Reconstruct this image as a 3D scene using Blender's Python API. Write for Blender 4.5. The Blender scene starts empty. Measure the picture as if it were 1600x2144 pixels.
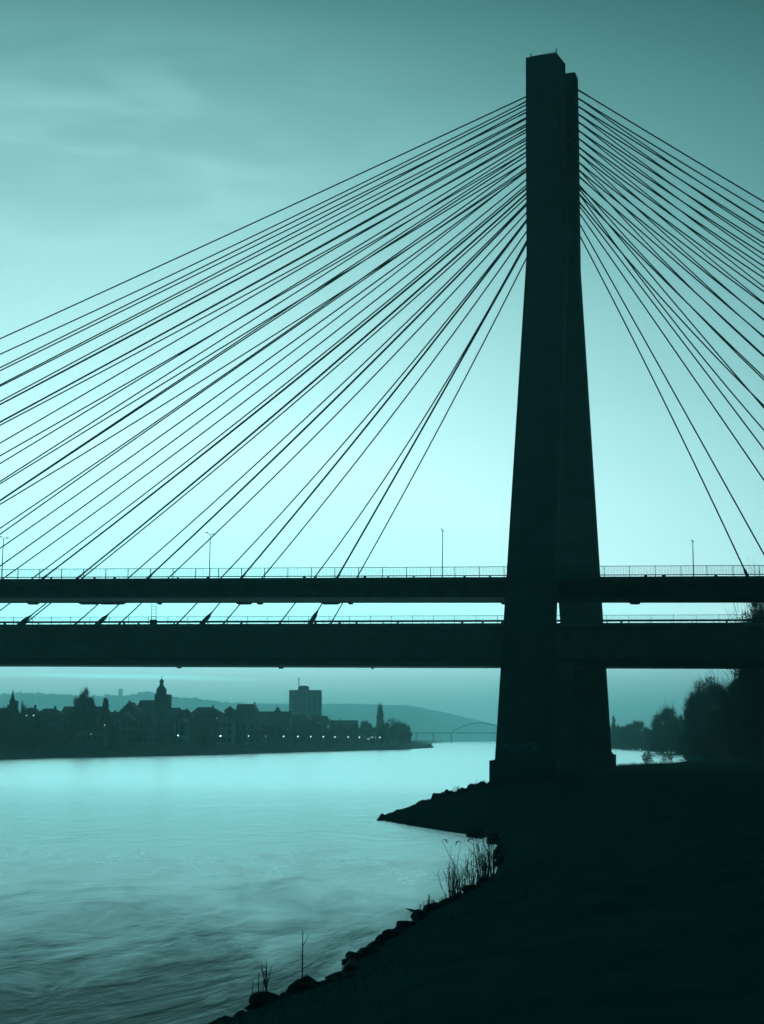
import bpy, math, random
from mathutils import Vector, Matrix, noise as mnoise
import numpy as np

sc = bpy.context.scene
COL = sc.collection
R = math.radians

# ------------------------------------------------------------------ camera
FPX, HC = 2800.0, 6.0                     # focal length in photo pixels, eye height above the river
TH = math.atan(478.0 / FPX)               # camera pitched up
CT, ST = math.cos(TH), math.sin(TH)
cam_d = bpy.data.cameras.new('camera')
cam_d.sensor_fit = 'VERTICAL'; cam_d.sensor_height = 36.0; cam_d.sensor_width = 36.0
cam_d.lens = 36.0 * FPX / 2144.0
cam_d.clip_start = 0.1; cam_d.clip_end = 30000
cam = bpy.data.objects.new('camera', cam_d); COL.objects.link(cam)
cam.location = (0, 0, HC); cam.rotation_euler = (math.pi / 2 + TH, 0, 0)
sc.camera = cam

# ------------------------------------------------------------------ view / render
sc.view_settings.view_transform = 'Standard'; sc.view_settings.look = 'None'
sc.view_settings.exposure = 0.0; sc.view_settings.gamma = 1.0
sc.render.engine = 'CYCLES'
sc.cycles.use_denoising = True
sc.cycles.max_bounces = 6; sc.cycles.volume_bounces = 1
sc.cycles.sample_clamp_indirect = 3.0

# ------------------------------------------------------------------ world: dusk sky
SUN_EL, SUN_AZ = R(2.5), R(-10)            # the glow stands low behind the bridge, a little west of the pylon
w = bpy.data.worlds.new('World'); sc.world = w; w.use_nodes = True
nt = w.node_tree; nt.nodes.clear()
def N(t, **k):
    n = nt.nodes.new(t)
    for a, b in k.items(): setattr(n, a, b)
    return n
def M(op, a, b=None, c=None, clamp=False):
    n = N('ShaderNodeMath', operation=op); n.use_clamp = clamp
    for i, v in enumerate((a, b, c)):
        if v is None: continue
        if isinstance(v, (int, float)): n.inputs[i].default_value = v
        else: nt.links.new(v, n.inputs[i])
    return n.outputs[0]
def RAMP(v, stops, mode='LINEAR'):
    n = N('ShaderNodeValToRGB'); cr = n.color_ramp; cr.interpolation = mode
    while len(cr.elements) < len(stops): cr.elements.new(0.5)
    for e, (p, l) in zip(cr.elements, stops): e.position = p; e.color = (l, l, l, 1)
    nt.links.new(v, n.inputs[0]); return n.outputs[0]
tc = N('ShaderNodeTexCoord'); sep = N('ShaderNodeSeparateXYZ'); nt.links.new(tc.outputs['Generated'], sep.inputs[0])
dx, dy, dz = sep.outputs
el = M('MAXIMUM', dz, 0.0)
hor = M('SQRT', M('ADD', M('MULTIPLY', dx, dx), M('MULTIPLY', dy, dy)))
hx = M('DIVIDE', dx, M('MAXIMUM', hor, 1e-4)); hy = M('DIVIDE', dy, M('MAXIMUM', hor, 1e-4))
c_az = M('ADD', M('MULTIPLY', hx, math.sin(SUN_AZ)), M('MULTIPLY', hy, math.cos(SUN_AZ)))
# brightness with height (sine of elevation), scaled by 0.5 so that the ramp keeps room above 1
SKY_EL = [(0.0, .36), (.02, .46), (.045, .60), (.065, .92), (.085, .98), (.12, .86), (.15, .78), (.20, .68), (.25, .57), (.32, .44), (.38, .325), (.44, .24), (.51, .132), (.60, .115), (.80, .08), (1.0, .06)]
base = RAMP(el, SKY_EL)
azf = RAMP(M('MULTIPLY_ADD', c_az, 0.5, 0.5), [(0.0, .04), (.5, .045), (.75, .12), (.88, .36), (.94, .66), (.973, .85), (.985, .92), (.994, .97), (1.0, 1.0)])
# towards the east the upper sky darkens faster
side = M('MULTIPLY', M('MAXIMUM', M('SUBTRACT', hx, -0.10), 0.0), el)
sidef = M('MAXIMUM', M('SUBTRACT', 1.0, M('MULTIPLY', side, 1.6)), 0.35)
# clouds: soft wisps drawn out sideways
uu = M('DIVIDE', dx, M('MAXIMUM', dy, 0.05)); vv = M('DIVIDE', dz, M('MAXIMUM', dy, 0.05))
cmb = N('ShaderNodeCombineXYZ')
nt.links.new(M('MULTIPLY', uu, 5.0), cmb.inputs[0]); nt.links.new(M('ADD', M('MULTIPLY', vv, 17.0), M('MULTIPLY', uu, 1.6)), cmb.inputs[1])
ns = N('ShaderNodeTexNoise'); ns.inputs['Scale'].default_value = 1.0; ns.inputs['Detail'].default_value = 6; ns.inputs['Roughness'].default_value = .55; ns.inputs['Distortion'].default_value = .6
nt.links.new(cmb.outputs[0], ns.inputs['Vector'])
cl = RAMP(ns.outputs['Fac'], [(0.38, 0.0), (.62, .8), (.75, 1.0)], 'EASE')
def gauss(v, m, s):
    d = M('DIVIDE', M('SUBTRACT', v, m), s)
    return M('POWER', math.e, M('MULTIPLY', M('MULTIPLY', d, d), -1.0))
front = M('GREATER_THAN', dy, 0.0)
cmask = M('MULTIPLY', M('MULTIPLY', gauss(vv, 0.47, 0.075), gauss(uu, -0.22, 0.17)), front)
cloud = M('MULTIPLY', M('MULTIPLY', cl, cmask), 0.095)
cmb2 = N('ShaderNodeCombineXYZ')
nt.links.new(M('MULTIPLY', uu, 9.0), cmb2.inputs[0]); nt.links.new(M('MULTIPLY', vv, 150.0), cmb2.inputs[1])
ns2 = N('ShaderNodeTexNoise'); ns2.inputs['Scale'].default_value = 1.0; ns2.inputs['Detail'].default_value = 4
nt.links.new(cmb2.outputs[0], ns2.inputs['Vector'])
streak_v = M('ADD', vv, M('ADD', M('MULTIPLY', M('ADD', uu, 0.2), 0.022), M('MULTIPLY', M('SUBTRACT', ns2.outputs['Fac'], .5), .004)))
streak = M('MULTIPLY', M('MULTIPLY', M('MULTIPLY', gauss(streak_v, 0.0468, 0.0012), gauss(uu, -0.19, 0.09)), front), 0.40)
broad = M('MULTIPLY', M('SUBTRACT', ns.outputs['Fac'], .5), M('MULTIPLY', base, .06))
# a physical sky adds the faint light of the rest of the dome
sky = N('ShaderNodeTexSky'); sky.sky_type = 'NISHITA'; sky.sun_disc = False
sky.sun_elevation = SUN_EL; sky.sun_rotation = SUN_AZ
bw = N('ShaderNodeRGBToBW'); nt.links.new(sky.outputs[0], bw.inputs[0])
lum = M('MULTIPLY', M('MULTIPLY', M('MULTIPLY', M('ADD', M('ADD', base, cloud), M('ADD', streak, broad)), azf), sidef), 2.0)
lum = M('ADD', lum, M('MULTIPLY', bw.outputs[0], 0.004))
red = M('MINIMUM', M('MULTIPLY', M('POWER', M('MAXIMUM', lum, 0.0), 1.35), 0.55), 0.80)
cc = N('ShaderNodeCombineColor')
nt.links.new(red, cc.inputs[0]); nt.links.new(lum, cc.inputs[1]); nt.links.new(M('MULTIPLY', lum, 1.015), cc.inputs[2])
vm = N('ShaderNodeVectorMath', operation='SCALE'); vm.inputs['Scale'].default_value = 10.0
nt.links.new(cc.outputs[0], vm.inputs[0])
bg = N('ShaderNodeBackground'); bg.inputs['Strength'].default_value = 0.1
nt.links.new(vm.outputs[0], bg.inputs['Color'])
wo = N('ShaderNodeOutputWorld'); nt.links.new(bg.outputs[0], wo.inputs['Surface'])

# the sun has all but set: a weak, wide, low light from behind the bridge
sd = bpy.data.lights.new('sun', 'SUN'); sd.energy = 0.22; sd.angle = R(56); sd.color = (.62, 1.0, .98)
sun = bpy.data.objects.new('sun', sd); COL.objects.link(sun)
sdir = Vector((math.sin(SUN_AZ) * math.cos(R(5)), math.cos(SUN_AZ) * math.cos(R(5)), math.sin(R(5))))
sun.rotation_euler = sdir.to_track_quat('Z', 'Y').to_euler()
sun.location = sdir * 300

# ------------------------------------------------------------------ pixel <-> place helpers
def ray(x, y):
    u, v = (x - 800) / FPX, (1072 - y) / FPX
    return Vector((u, CT - v * ST, ST + v * CT))
def P(x, y, D):
    d = ray(x, y); k = D / d.y
    return Vector((d.x * k, D, HC + d.z * k))
def G(x, y, z=0.0):
    d = ray(x, y); k = (z - HC) / d.z
    return Vector((d.x * k, d.y * k, z))
def XZ(x, z, D):
    zc = D * CT + (z - HC) * ST
    return Vector(((x - 800) / FPX * zc, D, z))
def PX(p):
    zc = p[1] * CT + (p[2] - HC) * ST; yc = -p[1] * ST + (p[2] - HC) * CT
    return 800 + FPX * p[0] / zc, 1072 - FPX * yc / zc

# ------------------------------------------------------------------ materials
def mat(name, rgb, rough=0.85, ns=0.0, amt=0.25, bump=0.0, metal=0.0, emit=None, es=1.0, coords='Object', spec=0.12):
    m = bpy.data.materials.new(name); m.use_nodes = True
    t = m.node_tree; b = t.nodes['Principled BSDF']
    b.inputs['Base Color'].default_value = (*rgb, 1); b.inputs['Roughness'].default_value = rough; b.inputs['Metallic'].default_value = metal
    b.inputs['Specular IOR Level'].default_value = spec
    if emit:
        b.inputs['Emission Color'].default_value = (*emit, 1); b.inputs['Emission Strength'].default_value = es
    if ns:
        tcn = t.nodes.new('ShaderNodeTexCoord'); n = t.nodes.new('ShaderNodeTexNoise'); n.inputs['Scale'].default_value = ns; n.inputs['Detail'].default_value = 8
        t.links.new(tcn.outputs[coords], n.inputs['Vector'])
        r = t.nodes.new('ShaderNodeValToRGB'); r.color_ramp.elements[0].position = .3; r.color_ramp.elements[1].position = .7
        r.color_ramp.elements[0].color = (*[c * (1 - amt) for c in rgb], 1); r.color_ramp.elements[1].color = (*[min(1, c * (1 + amt)) for c in rgb], 1)
        t.links.new(n.outputs['Fac'], r.inputs[0]); t.links.new(r.outputs[0], b.inputs['Base Color'])
        if bump:
            bp = t.nodes.new('ShaderNodeBump'); bp.inputs['Strength'].default_value = bump; bp.inputs['Distance'].default_value = .1
            t.links.new(n.outputs['Fac'], bp.inputs['Height']); t.links.new(bp.outputs[0], b.inputs['Normal'])
    return m
def teal(v, k=.12): return (v * k, v, min(v * 1.05, 1))
MT = dict(
    concrete=mat('concrete', teal(.16), .9, .35, .12, .05),
    concrete_dark=mat('concrete_dark', teal(.17), .9, .2, .15, .05),
    steel=mat('painted_steel', teal(.13), .6, .6, .2),
    rail=mat('railing_steel', teal(.12), .6),
    cable=mat('cable_sheath', teal(.13), .55),
    paint=mat('graffiti_paint', teal(.25), .8),
    ground=mat('ground', teal(.085), 1.0, .6, .12, spec=0.0),
    bank=mat('embankment', teal(.07), 1.0, .05, .4, .2),
    rock=mat('wet_rock', teal(.07), .8, 1.5, .3, .3, spec=.05),
    twig=mat('twig', teal(.05), .9),
    leaf=mat('foliage', teal(.06), .9, .3, .4),
    bark=mat('bark', teal(.06), .95),
    grass=mat('grass', teal(.09), .95, spec=0.0),
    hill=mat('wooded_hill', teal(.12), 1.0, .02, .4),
    roof=mat('slate_roof', teal(.06), .8, .4, .3),
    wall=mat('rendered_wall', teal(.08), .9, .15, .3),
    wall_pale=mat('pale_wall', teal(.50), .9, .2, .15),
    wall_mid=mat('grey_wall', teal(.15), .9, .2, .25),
    pane=mat('window_glass', teal(.06), .4),
    frame=mat('window_frame', teal(.10), .8),
    lamp=mat('lit_lamp', (1, 1, 1), .5, emit=(.72, 1, .97), es=4.0),
    lampmetal=mat('lamp_post_steel', teal(.16), .5),
    wood=mat('driftwood', teal(.05), .9),
)

# ------------------------------------------------------------------ mesh helpers
class MB:
    def __init__(s): s.v = []; s.f = []
    def add(s, vs, fs):
        o = len(s.v); s.v += [tuple(p) for p in vs]; s.f += [tuple(i + o for i in f) for f in fs]
    def hexa(s, q0, q1):                  # two matching polygons joined into a closed solid
        n = len(q0)
        s.add(list(q0) + list(q1), [tuple(range(n))[::-1], tuple(range(n, 2 * n))] + [(i, (i + 1) % n, n + (i + 1) % n, n + i) for i in range(n)])
    def box(s, x0, x1, y0, y1, z0, z1):
        s.hexa([(x0, y0, z0), (x1, y0, z0), (x1, y1, z0), (x0, y1, z0)], [(x0, y0, z1), (x1, y0, z1), (x1, y1, z1), (x0, y1, z1)])
    def tube(s, pts, rads, n=6, cap=True):
        pts = [Vector(p) for p in pts]
        if not hasattr(rads, '__len__'): rads = [rads] * len(pts)
        rings = []
        for i, p in enumerate(pts):
            d = (pts[min(i + 1, len(pts) - 1)] - pts[max(i - 1, 0)])
            d = d.normalized() if d.length > 1e-9 else Vector((0, 0, 1))
            a = d.cross(Vector((0, 0, 1)) if abs(d.z) < .95 else Vector((1, 0, 0))).normalized(); b = d.cross(a)
            rings.append([p + (a * math.cos(2 * math.pi * k / n) + b * math.sin(2 * math.pi * k / n)) * rads[i] for k in range(n)])
        fs = []
        for i in range(len(rings) - 1):
            for k in range(n): fs.append((i * n + k, i * n + (k + 1) % n, (i + 1) * n + (k + 1) % n, (i + 1) * n + k))
        if cap: fs.append(tuple(range(n))[::-1]); fs.append(tuple((len(rings) - 1) * n + k for k in range(n)))
        s.add([p for r in rings for p in r], fs)
    def build(s, name, m, parent=None, smooth=False):
        me = bpy.data.meshes.new(name); me.from_pydata(s.v, [], s.f); me.validate(); me.materials.append(m)
        if smooth: me.polygons.foreach_set('use_smooth', [True] * len(me.polygons))
        me.update()
        return link(name, me, parent)
def link(name, data, parent=None):
    o = bpy.data.objects.new(name, data); COL.objects.link(o)
    if parent is not None:
        o.parent = parent
        o.matrix_parent_inverse = WORLD[parent.name].inverted()
    WORLD[o.name] = WORLD[parent.name] if (parent is not None and parent.type == 'MESH') else Matrix.Identity(4)
    return o
WORLD = {}
def tag(o, label=None, cat=None, group=None, kind=None):
    for k, v in (('label', label), ('category', cat), ('group', group), ('kind', kind)):
        if v: o[k] = v
    return o
def empty(name, loc, label, cat, group=None):
    o = bpy.data.objects.new(name, None); COL.objects.link(o); o.location = loc; o.empty_display_size = .5
    WORLD[o.name] = Matrix.Translation(Vector(loc))
    return tag(o, label, cat, group)
def local_child(name, mesh, parent):      # mesh already in the parent's own coordinates
    o = bpy.data.objects.new(name, mesh); COL.objects.link(o); o.parent = parent; WORLD[o.name] = Matrix.Identity(4); return o
def copy_thing(root, loc, label=None, rz=0.0, scale=None):
    r = root.copy(); COL.objects.link(r); r.location = loc; r.rotation_euler = (0, 0, rz)
    if scale is not None: r.scale = scale
    if label: r['label'] = label
    for ch in list(root.children):
        c = ch.copy(); COL.objects.link(c); c.parent = r
        for g in ch.children:
            d = g.copy(); COL.objects.link(d); d.parent = c
    return r
def mesh_of(mb, name, m, smooth=False):
    me = bpy.data.meshes.new(name); me.from_pydata(mb.v, [], mb.f); me.validate(); me.materials.append(m)
    if smooth: me.polygons.foreach_set('use_smooth', [True] * len(me.polygons))
    me.update(); return me

# ------------------------------------------------------------------ river and land
def water_material():
    m = bpy.data.materials.new('river_water'); m.use_nodes = True; t = m.node_tree; t.nodes.clear()
    def A(tp, **k):
        n = t.nodes.new(tp)
        for q, v in k.items(): setattr(n, q, v)
        return n
    tcn = A('ShaderNodeTexCoord')
    def nz(sx, sy, rot, detail, rough, dist=0.0):
        mp = A('ShaderNodeMapping'); mp.inputs['Scale'].default_value = (sx, sy, 1); mp.inputs['Rotation'].default_value = (0, 0, rot)
        t.links.new(tcn.outputs['Object'], mp.inputs['Vector'])
        n = A('ShaderNodeTexNoise'); n.inputs['Scale'].default_value = 1; n.inputs['Detail'].default_value = detail; n.inputs['Roughness'].default_value = rough; n.inputs['Distortion'].default_value = dist
        t.links.new(mp.outputs[0], n.inputs['Vector']); return n.outputs['Fac']
    def mr(v, a, b, c, d):
        n = A('ShaderNodeMapRange'); n.interpolation_type = 'SMOOTHSTEP'
        for i, x in zip(('From Min', 'From Max', 'To Min', 'To Max'), (a, b, c, d)): n.inputs[i].default_value = x
        t.links.new(v, n.inputs['Value']); return n.outputs[0]
    def mm(op, a, b):
        n = A('ShaderNodeMath', operation=op)
        for i, v in enumerate((a, b)):
            if isinstance(v, (int, float)): n.inputs[i].default_value = v
            else: t.links.new(v, n.inputs[i])
        return n.outputs[0]
    big = nz(.10, .055, R(14), 5, .6, 1.2)
    mid = nz(.50, .20, R(-12), 4, .55, 1.0)
    fine = nz(3.0, 1.2, R(6), 2, .5)
    # glassy mid stream, eddies near the bank; also paints the reflection darker there
    sp = A('ShaderNodeSeparateXYZ'); t.links.new(tcn.outputs['Object'], sp.inputs[0])
    ruf = mr(mm('ADD', sp.outputs[1], mm('ADD', mm('MULTIPLY', mm('SUBTRACT', big, .5), 55.0), mm('MULTIPLY', mm('SUBTRACT', mid, .5), 30.0))), WAT[0], WAT[1], 1.0, 0.0)
    prev = None
    for h, d0, d1 in ((big, WAT[2], WAT[3]), (mid, WAT[4], WAT[5]), (fine, WAT[6], WAT[7])):
        bp = A('ShaderNodeBump'); bp.inputs['Strength'].default_value = 1.0
        t.links.new(mm('ADD', mm('MULTIPLY', ruf, d1 - d0), d0), bp.inputs['Distance'])
        t.links.new(h, bp.inputs['Height'])
        if prev: t.links.new(prev, bp.inputs['Normal'])
        prev = bp.outputs[0]
    fr = A('ShaderNodeFresnel'); t.links.new(mm('ADD', mm('MULTIPLY', ruf, WAT[11] - WAT[8]), WAT[8]), fr.inputs['IOR']); t.links.new(prev, fr.inputs['Normal'])  # IOR graded by position: bright reflection painted far out, dark near the bank
    gl = A('ShaderNodeBsdfAnisotropic'); gl.inputs['Color'].default_value = (.80, .99, 1, 1); t.links.new(prev, gl.inputs['Normal'])
    t.links.new(mm('ADD', mm('MULTIPLY', ruf, WAT[10] - WAT[9]), WAT[9]), gl.inputs['Roughness'])
    df = A('ShaderNodeBsdfDiffuse'); df.inputs['Color'].default_value = (.004, .05, .052, 1)
    mx = A('ShaderNodeMixShader'); t.links.new(mm('POWER', fr.outputs[0], .54), mx.inputs[0]); t.links.new(df.outputs[0], mx.inputs[1]); t.links.new(gl.outputs[0], mx.inputs[2])
    ou = A('ShaderNodeOutputMaterial'); t.links.new(mx.outputs[0], ou.inputs['Surface'])
    return m
WAT = (30, 78, .24, .36, .07, .09, .004, .006, 2.8, .25, .56, 1.035)
wm = water_material()
mb = MB(); mb.add([(-5900, -900, 0), (5900, -900, 0), (5900, 9300, 0), (-5900, 9300, 0)], [(0, 1, 2, 3)])
tag(mb.build('water', wm), kind='structure')

# right bank, with the stone spit under the pylon: shoreline in plan
SHORE = [(-70, -400), (-42, -60), (-19, -5), (-12, 12)]
for px in [(440, 2152), (520, 2116), (600, 2086), (690, 2066), (706, 2044), (728, 2015), (770, 1990), (820, 1960), (865, 1933), (885, 1912), (935, 1893), (970, 1870),
           (1000, 1852), (1035, 1834), (1044, 1812), (1048, 1790), (1042, 1768), (1024, 1753), (950, 1743), (870, 1730), (820, 1721), (786, 1714)]:  # inlet end shortened: land stands in for the pylon's dark reflection on water
    g = G(*px); SHORE.append((g.x, g.y))
SHORE += [(.5, 107), (2, 115), (4, 130), (8, 150), (13, 170), (20, 205), (36, 262), (60, 305), (86, 380), (104, 470)]
for px in [(1432, 1577.5), (1420, 1573), (1390, 1570), (1330, 1568), (1280, 1566)]:
    g = G(*px); SHORE.append((g.x, g.y))
SHORE += [(205, 1400), (235, 1750), (330, 2600), (500, 3600), (1300, 9200), (5800, 9200), (5800, -400)]
SH = np.array(SHORE)
def signed_dist(X, Y):
    shp = X.shape; x = X.ravel(); y = Y.ravel(); n = len(SH)
    dmin = np.full(x.shape, 1e9); ins = np.zeros(x.shape, bool)
    for i in range(n):
        ax, ay = SH[i]; bx, by = SH[(i + 1) % n]
        ex, ey = bx - ax, by - ay
        if i < n - 3:
            t = np.clip(((x - ax) * ex + (y - ay) * ey) / (ex * ex + ey * ey), 0, 1)
            dmin = np.minimum(dmin, np.hypot(x - ax - t * ex, y - ay - t * ey))
        c = (ay > y) != (by > y)
        with np.errstate(divide='ignore', invalid='ignore'):
            ins ^= c & (x < ex * (y - ay) / (ey if ey != 0 else 1e-9) + ax)
    return (np.where(ins, dmin, -dmin)).reshape(shp)
def smooth_noise(X, Y, s, seed=0):
    f = np.vectorize(lambda a, b: mnoise.noise(Vector((a * s, b * s, seed * 7.3))))
    return f(X, Y)
def top_height(Y):
    return np.interp(Y, [-400, 0, 40, 80, 110, 150, 250, 600, 1000, 6000], [4.4, 4.3, 4.0, 3.2, 2.6, 2.4, 1.0, 1.6, 3.0, 4.0])
def land_z(X, Y):
    s = signed_dist(X, Y); T = top_height(Y)
    up = T * (1 - np.exp(-np.maximum(s, 0) * np.interp(Y, [60, 100], [.36, .56]) / np.maximum(T, .5))) + .0
    z = np.where(s > 0, up, np.maximum(s * .35, -2.0))
    return z, s
ys = np.concatenate([np.array([-400, -150, -60, -30, -15]), np.arange(-8, 165, .6), np.geomspace(167, 9190, 98)])
xs = np.concatenate([np.array([-120, -70, -50, -38]), np.arange(-32, 48, .6), np.geomspace(50, 5790, 80)])
GX, GY = np.meshgrid(xs, ys)
GZ, GS = land_z(GX, GY)
near = (GY < 200) & (GX < 60) & (GS > -2)
nz = np.zeros_like(GZ); nz[near] = smooth_noise(GX[near], GY[near], .55) * .07 + smooth_noise(GX[near], GY[near], 1.7, 2) * .05
far = (GS > 0) & (GY >= 200); nz[far] += smooth_noise(GX[far], GY[far], .05, 3) * .12
GZ = GZ + nz * np.clip(GS * .6, 0, 1)
mb = MB(); nx = len(xs)
mb.v = [(float(a), float(b), float(c)) for a, b, c in zip(GX.ravel(), GY.ravel(), GZ.ravel())]
for j in range(len(ys) - 1):
    for i in range(nx - 1):
        if max(GS[j, i], GS[j, i + 1], GS[j + 1, i], GS[j + 1, i + 1]) > -4.5:
            mb.f.append((j * nx + i, j * nx + i + 1, (j + 1) * nx + i + 1, (j + 1) * nx + i))
tag(mb.build('ground', MT['ground'], smooth=True), kind='structure')
def zat(x, y):
    z, s = land_z(np.array([[float(x)]]), np.array([[float(y)]])); return float(z[0, 0])

# left bank: quay slope and the land the town stands on
LSH = [(-420, -850), (-300, -300), (-225, 100), (-165, 250)]
for px in [(0, 1591.5), (100, 1587.5), (200, 1586), (300, 1584), (460, 1580.5), (600, 1575.8), (700, 1573), (780, 1571), (850, 1569), (905, 1566)]:
    g = G(*px); LSH.append((g.x, g.y))
LSH += [(48, 1250), (62, 1700), (95, 2600), (180, 4000), (520, 9200)]
mb = MB(); prof = [(-8, -1.5), (0.0, -.05), (3, .9), (9, 2.6), (16, 4.2), (19, 4.6), (45, 5.0), (120, 7), (500, 14), (5200, 20)]
rows = []
LSHd = []
for i in range(len(LSH) - 1):
    n = 8 if i < 4 or i > 12 else 10
    for k in range(n): LSHd.append(tuple(np.array(LSH[i]) + (np.array(LSH[i + 1]) - np.array(LSH[i])) * k / n))
LSHd.append(LSH[-1])
for i, p in enumerate(LSHd):
    a = np.array(LSHd[max(i - 4, 0)]); b = np.array(LSHd[min(i + 4, len(LSHd) - 1)]); d = (b - a) / np.linalg.norm(b - a)
    nrm = np.array((-d[1], d[0]))
    far_n = np.array((-1.0, 0.0))
    row = []
    for off, z in prof:
        wgt = min(1, max(0, (off - 20) / 200)); nn = nrm * (1 - wgt) + far_n * wgt
        q = np.array(p) + nn * off
        zz = z + (mnoise.noise(Vector((q[0] * .15, q[1] * .15, 4))) * .5 if 0 < off < 100 else 0)
        if off == 0: zz = mnoise.noise(Vector((q[0] * .1, q[1] * .1, 9))) * .3
        row.append((max(q[0], -5850), min(max(q[1], -890), 9280), zz))
    rows.append(row)
m_ = len(prof)
mb.v = [q for r in rows for q in r]
mb.f = [(i * m_ + k, (i + 1) * m_ + k, (i + 1) * m_ + k + 1, i * m_ + k + 1) for i in range(len(rows) - 1) for k in range(m_ - 1)]
tag(mb.build('embankment', MT['bank'], smooth=True), kind='structure')
def shore_D(x):                            # distance of the far waterline seen at photo column x
    pts = [(-300, 330)] + [(a, G(a, b).y) for a, b in [(0, 1591.5), (100, 1587.5), (200, 1586), (300, 1584), (460, 1580.5), (600, 1575.8), (700, 1573), (780, 1571), (850, 1569), (905, 1566)]]
    return float(np.interp(x, [p[0] for p in pts], [p[1] for p in pts]))

# far hills
def hills(D, prof, depth, amp, seed, ext):
    rnd = random.Random(seed); xs_ = [p[0] for p in prof]; ys_ = [p[1] for p in prof]
    mb = MB(); n = 520; x0, x1 = ext; rows = []
    for i in range(n + 1):
        x = x0 + (x1 - x0) * i / n; y = np.interp(x, xs_, ys_)
        c = P(x, y, D); h = c.z
        b = (mnoise.noise(Vector((x * .055, seed, 0))) * .5 + mnoise.noise(Vector((x * .17, seed, 3))) * .5 + mnoise.noise(Vector((x * .45, seed, 5))) * .35) * amp
        h = max(h + b, 1.0); row = []
        for k, (o, s) in enumerate([(-1.0, 0.0), (-.75, .22), (-.5, .5), (-.28, .78), (-.1, .95), (0, 1.0), (.15, .97), (.5, .7), (1.0, 0.0)]):
            zz = h * s + (mnoise.noise(Vector((x * .08, k * 3.1, seed))) * amp if 0 < k < 8 and k != 5 else 0) - (1.0 if s == 0 else 0)
            row.append((c.x * (1 + o * depth / D), D + o * depth, zz))
        rows.append(row)
    m = 9; mb.v = [q for r in rows for q in r]
    mb.f = [(i * m + k, (i + 1) * m + k, (i + 1) * m + k + 1, i * m + k + 1) for i in range(n) for k in range(m - 1)]
    return tag(mb.build('hills', MT['hill']), kind='structure')
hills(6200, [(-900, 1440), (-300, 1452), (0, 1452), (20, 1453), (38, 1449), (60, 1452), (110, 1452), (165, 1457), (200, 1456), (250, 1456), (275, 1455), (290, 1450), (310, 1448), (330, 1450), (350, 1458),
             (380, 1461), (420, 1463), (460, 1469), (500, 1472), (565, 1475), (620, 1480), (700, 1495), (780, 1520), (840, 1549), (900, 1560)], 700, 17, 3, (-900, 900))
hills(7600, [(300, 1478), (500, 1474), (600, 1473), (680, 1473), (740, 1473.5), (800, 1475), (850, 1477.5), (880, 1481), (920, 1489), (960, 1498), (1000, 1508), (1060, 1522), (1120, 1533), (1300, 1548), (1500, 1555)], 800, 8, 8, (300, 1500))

# ------------------------------------------------------------------ the bridge
AL = R(10)
class Line:                                # near top edge of one deck
    def __init__(s, D, y0, y1):
        s.D = D; s.X0 = XZ(1100, 24, D).x
        a, b = s.solve(0, y0), s.solve(1600, y1)
        s.k = (b.z - a.z) / (b.x - a.x); s.zb = a.z - s.k * a.x
    def yy(s, X): return s.D - math.tan(AL) * (X - s.X0)
    def solve(s, x, y):
        D = s.D
        for _ in range(30): D = s.yy(P(x, y, D).x)
        return P(x, y, D)
    def pt(s, u, t=0.0, dz=0.0):
        X = s.X0 + u * math.cos(AL); p = Vector((X + t * math.sin(AL), s.yy(X) + t * math.cos(AL), s.zb + s.k * X + dz)); return p
    def u_at(s, x):                        # distance along the deck at photo column x
        lo, hi = -600, 400
        for _ in range(60):
            m = (lo + hi) / 2
            if PX(s.pt(m))[0] < x: lo = m
            else: hi = m
        return (lo + hi) / 2
LN = Line(150, 1212.0, 1205.8)
LF = Line(207, 1307.3, 1303.2)
U0, U1 = -190.0, 190.0

br = empty('cable_stayed_bridge', (22, 150, 0), 'dark cable stayed bridge with a tall twin legged pylon and two decks over the river', 'bridge')
def strip(mb, L, sec, u0, u1):             # prism along a deck from a (t, dz) outline
    mb.hexa([L.pt(u0, t, z) for t, z in sec], [L.pt(u1, t, z) for t, z in sec])
def deck(L, W, sec_slab, sec_girder):
    mb = MB(); strip(mb, L, sec_slab, U0, U1); o = mb.build('deck', MT['concrete_dark'], br)
    mb = MB(); strip(mb, L, sec_girder, U0, U1)
    mb.build('girder', MT['steel'], o)
    return o
# depth of each girder from its lower outline in the photo
def girder_z(L, t, y):
    p = L.pt(L.u_at(800), t, 0); q = P(800, y, p.y); return q.z - p.z
zn = girder_z(LN, 9.0, 1262.5); zf = girder_z(LF, 9.2, 1398.5)
d_near = deck(LN, 11, [(0, 0), (0, -.42), (1.4, -.62), (9.8, -.62), (11.2, -.42), (11.2, 0)], [(1.9, -.625), (2.3, zn), (9.0, zn), (9.4, -.625)])
d_far = deck(LF, 12, [(0, 0), (0, -.5), (1.2, -.8), (10.4, -.8), (11.6, -.5), (11.6, 0)], [(1.6, -.805), (1.3, zf * .86), (2.6, zf), (9.2, zf), (10.4, zf * .86), (10.0, -.805)])
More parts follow.
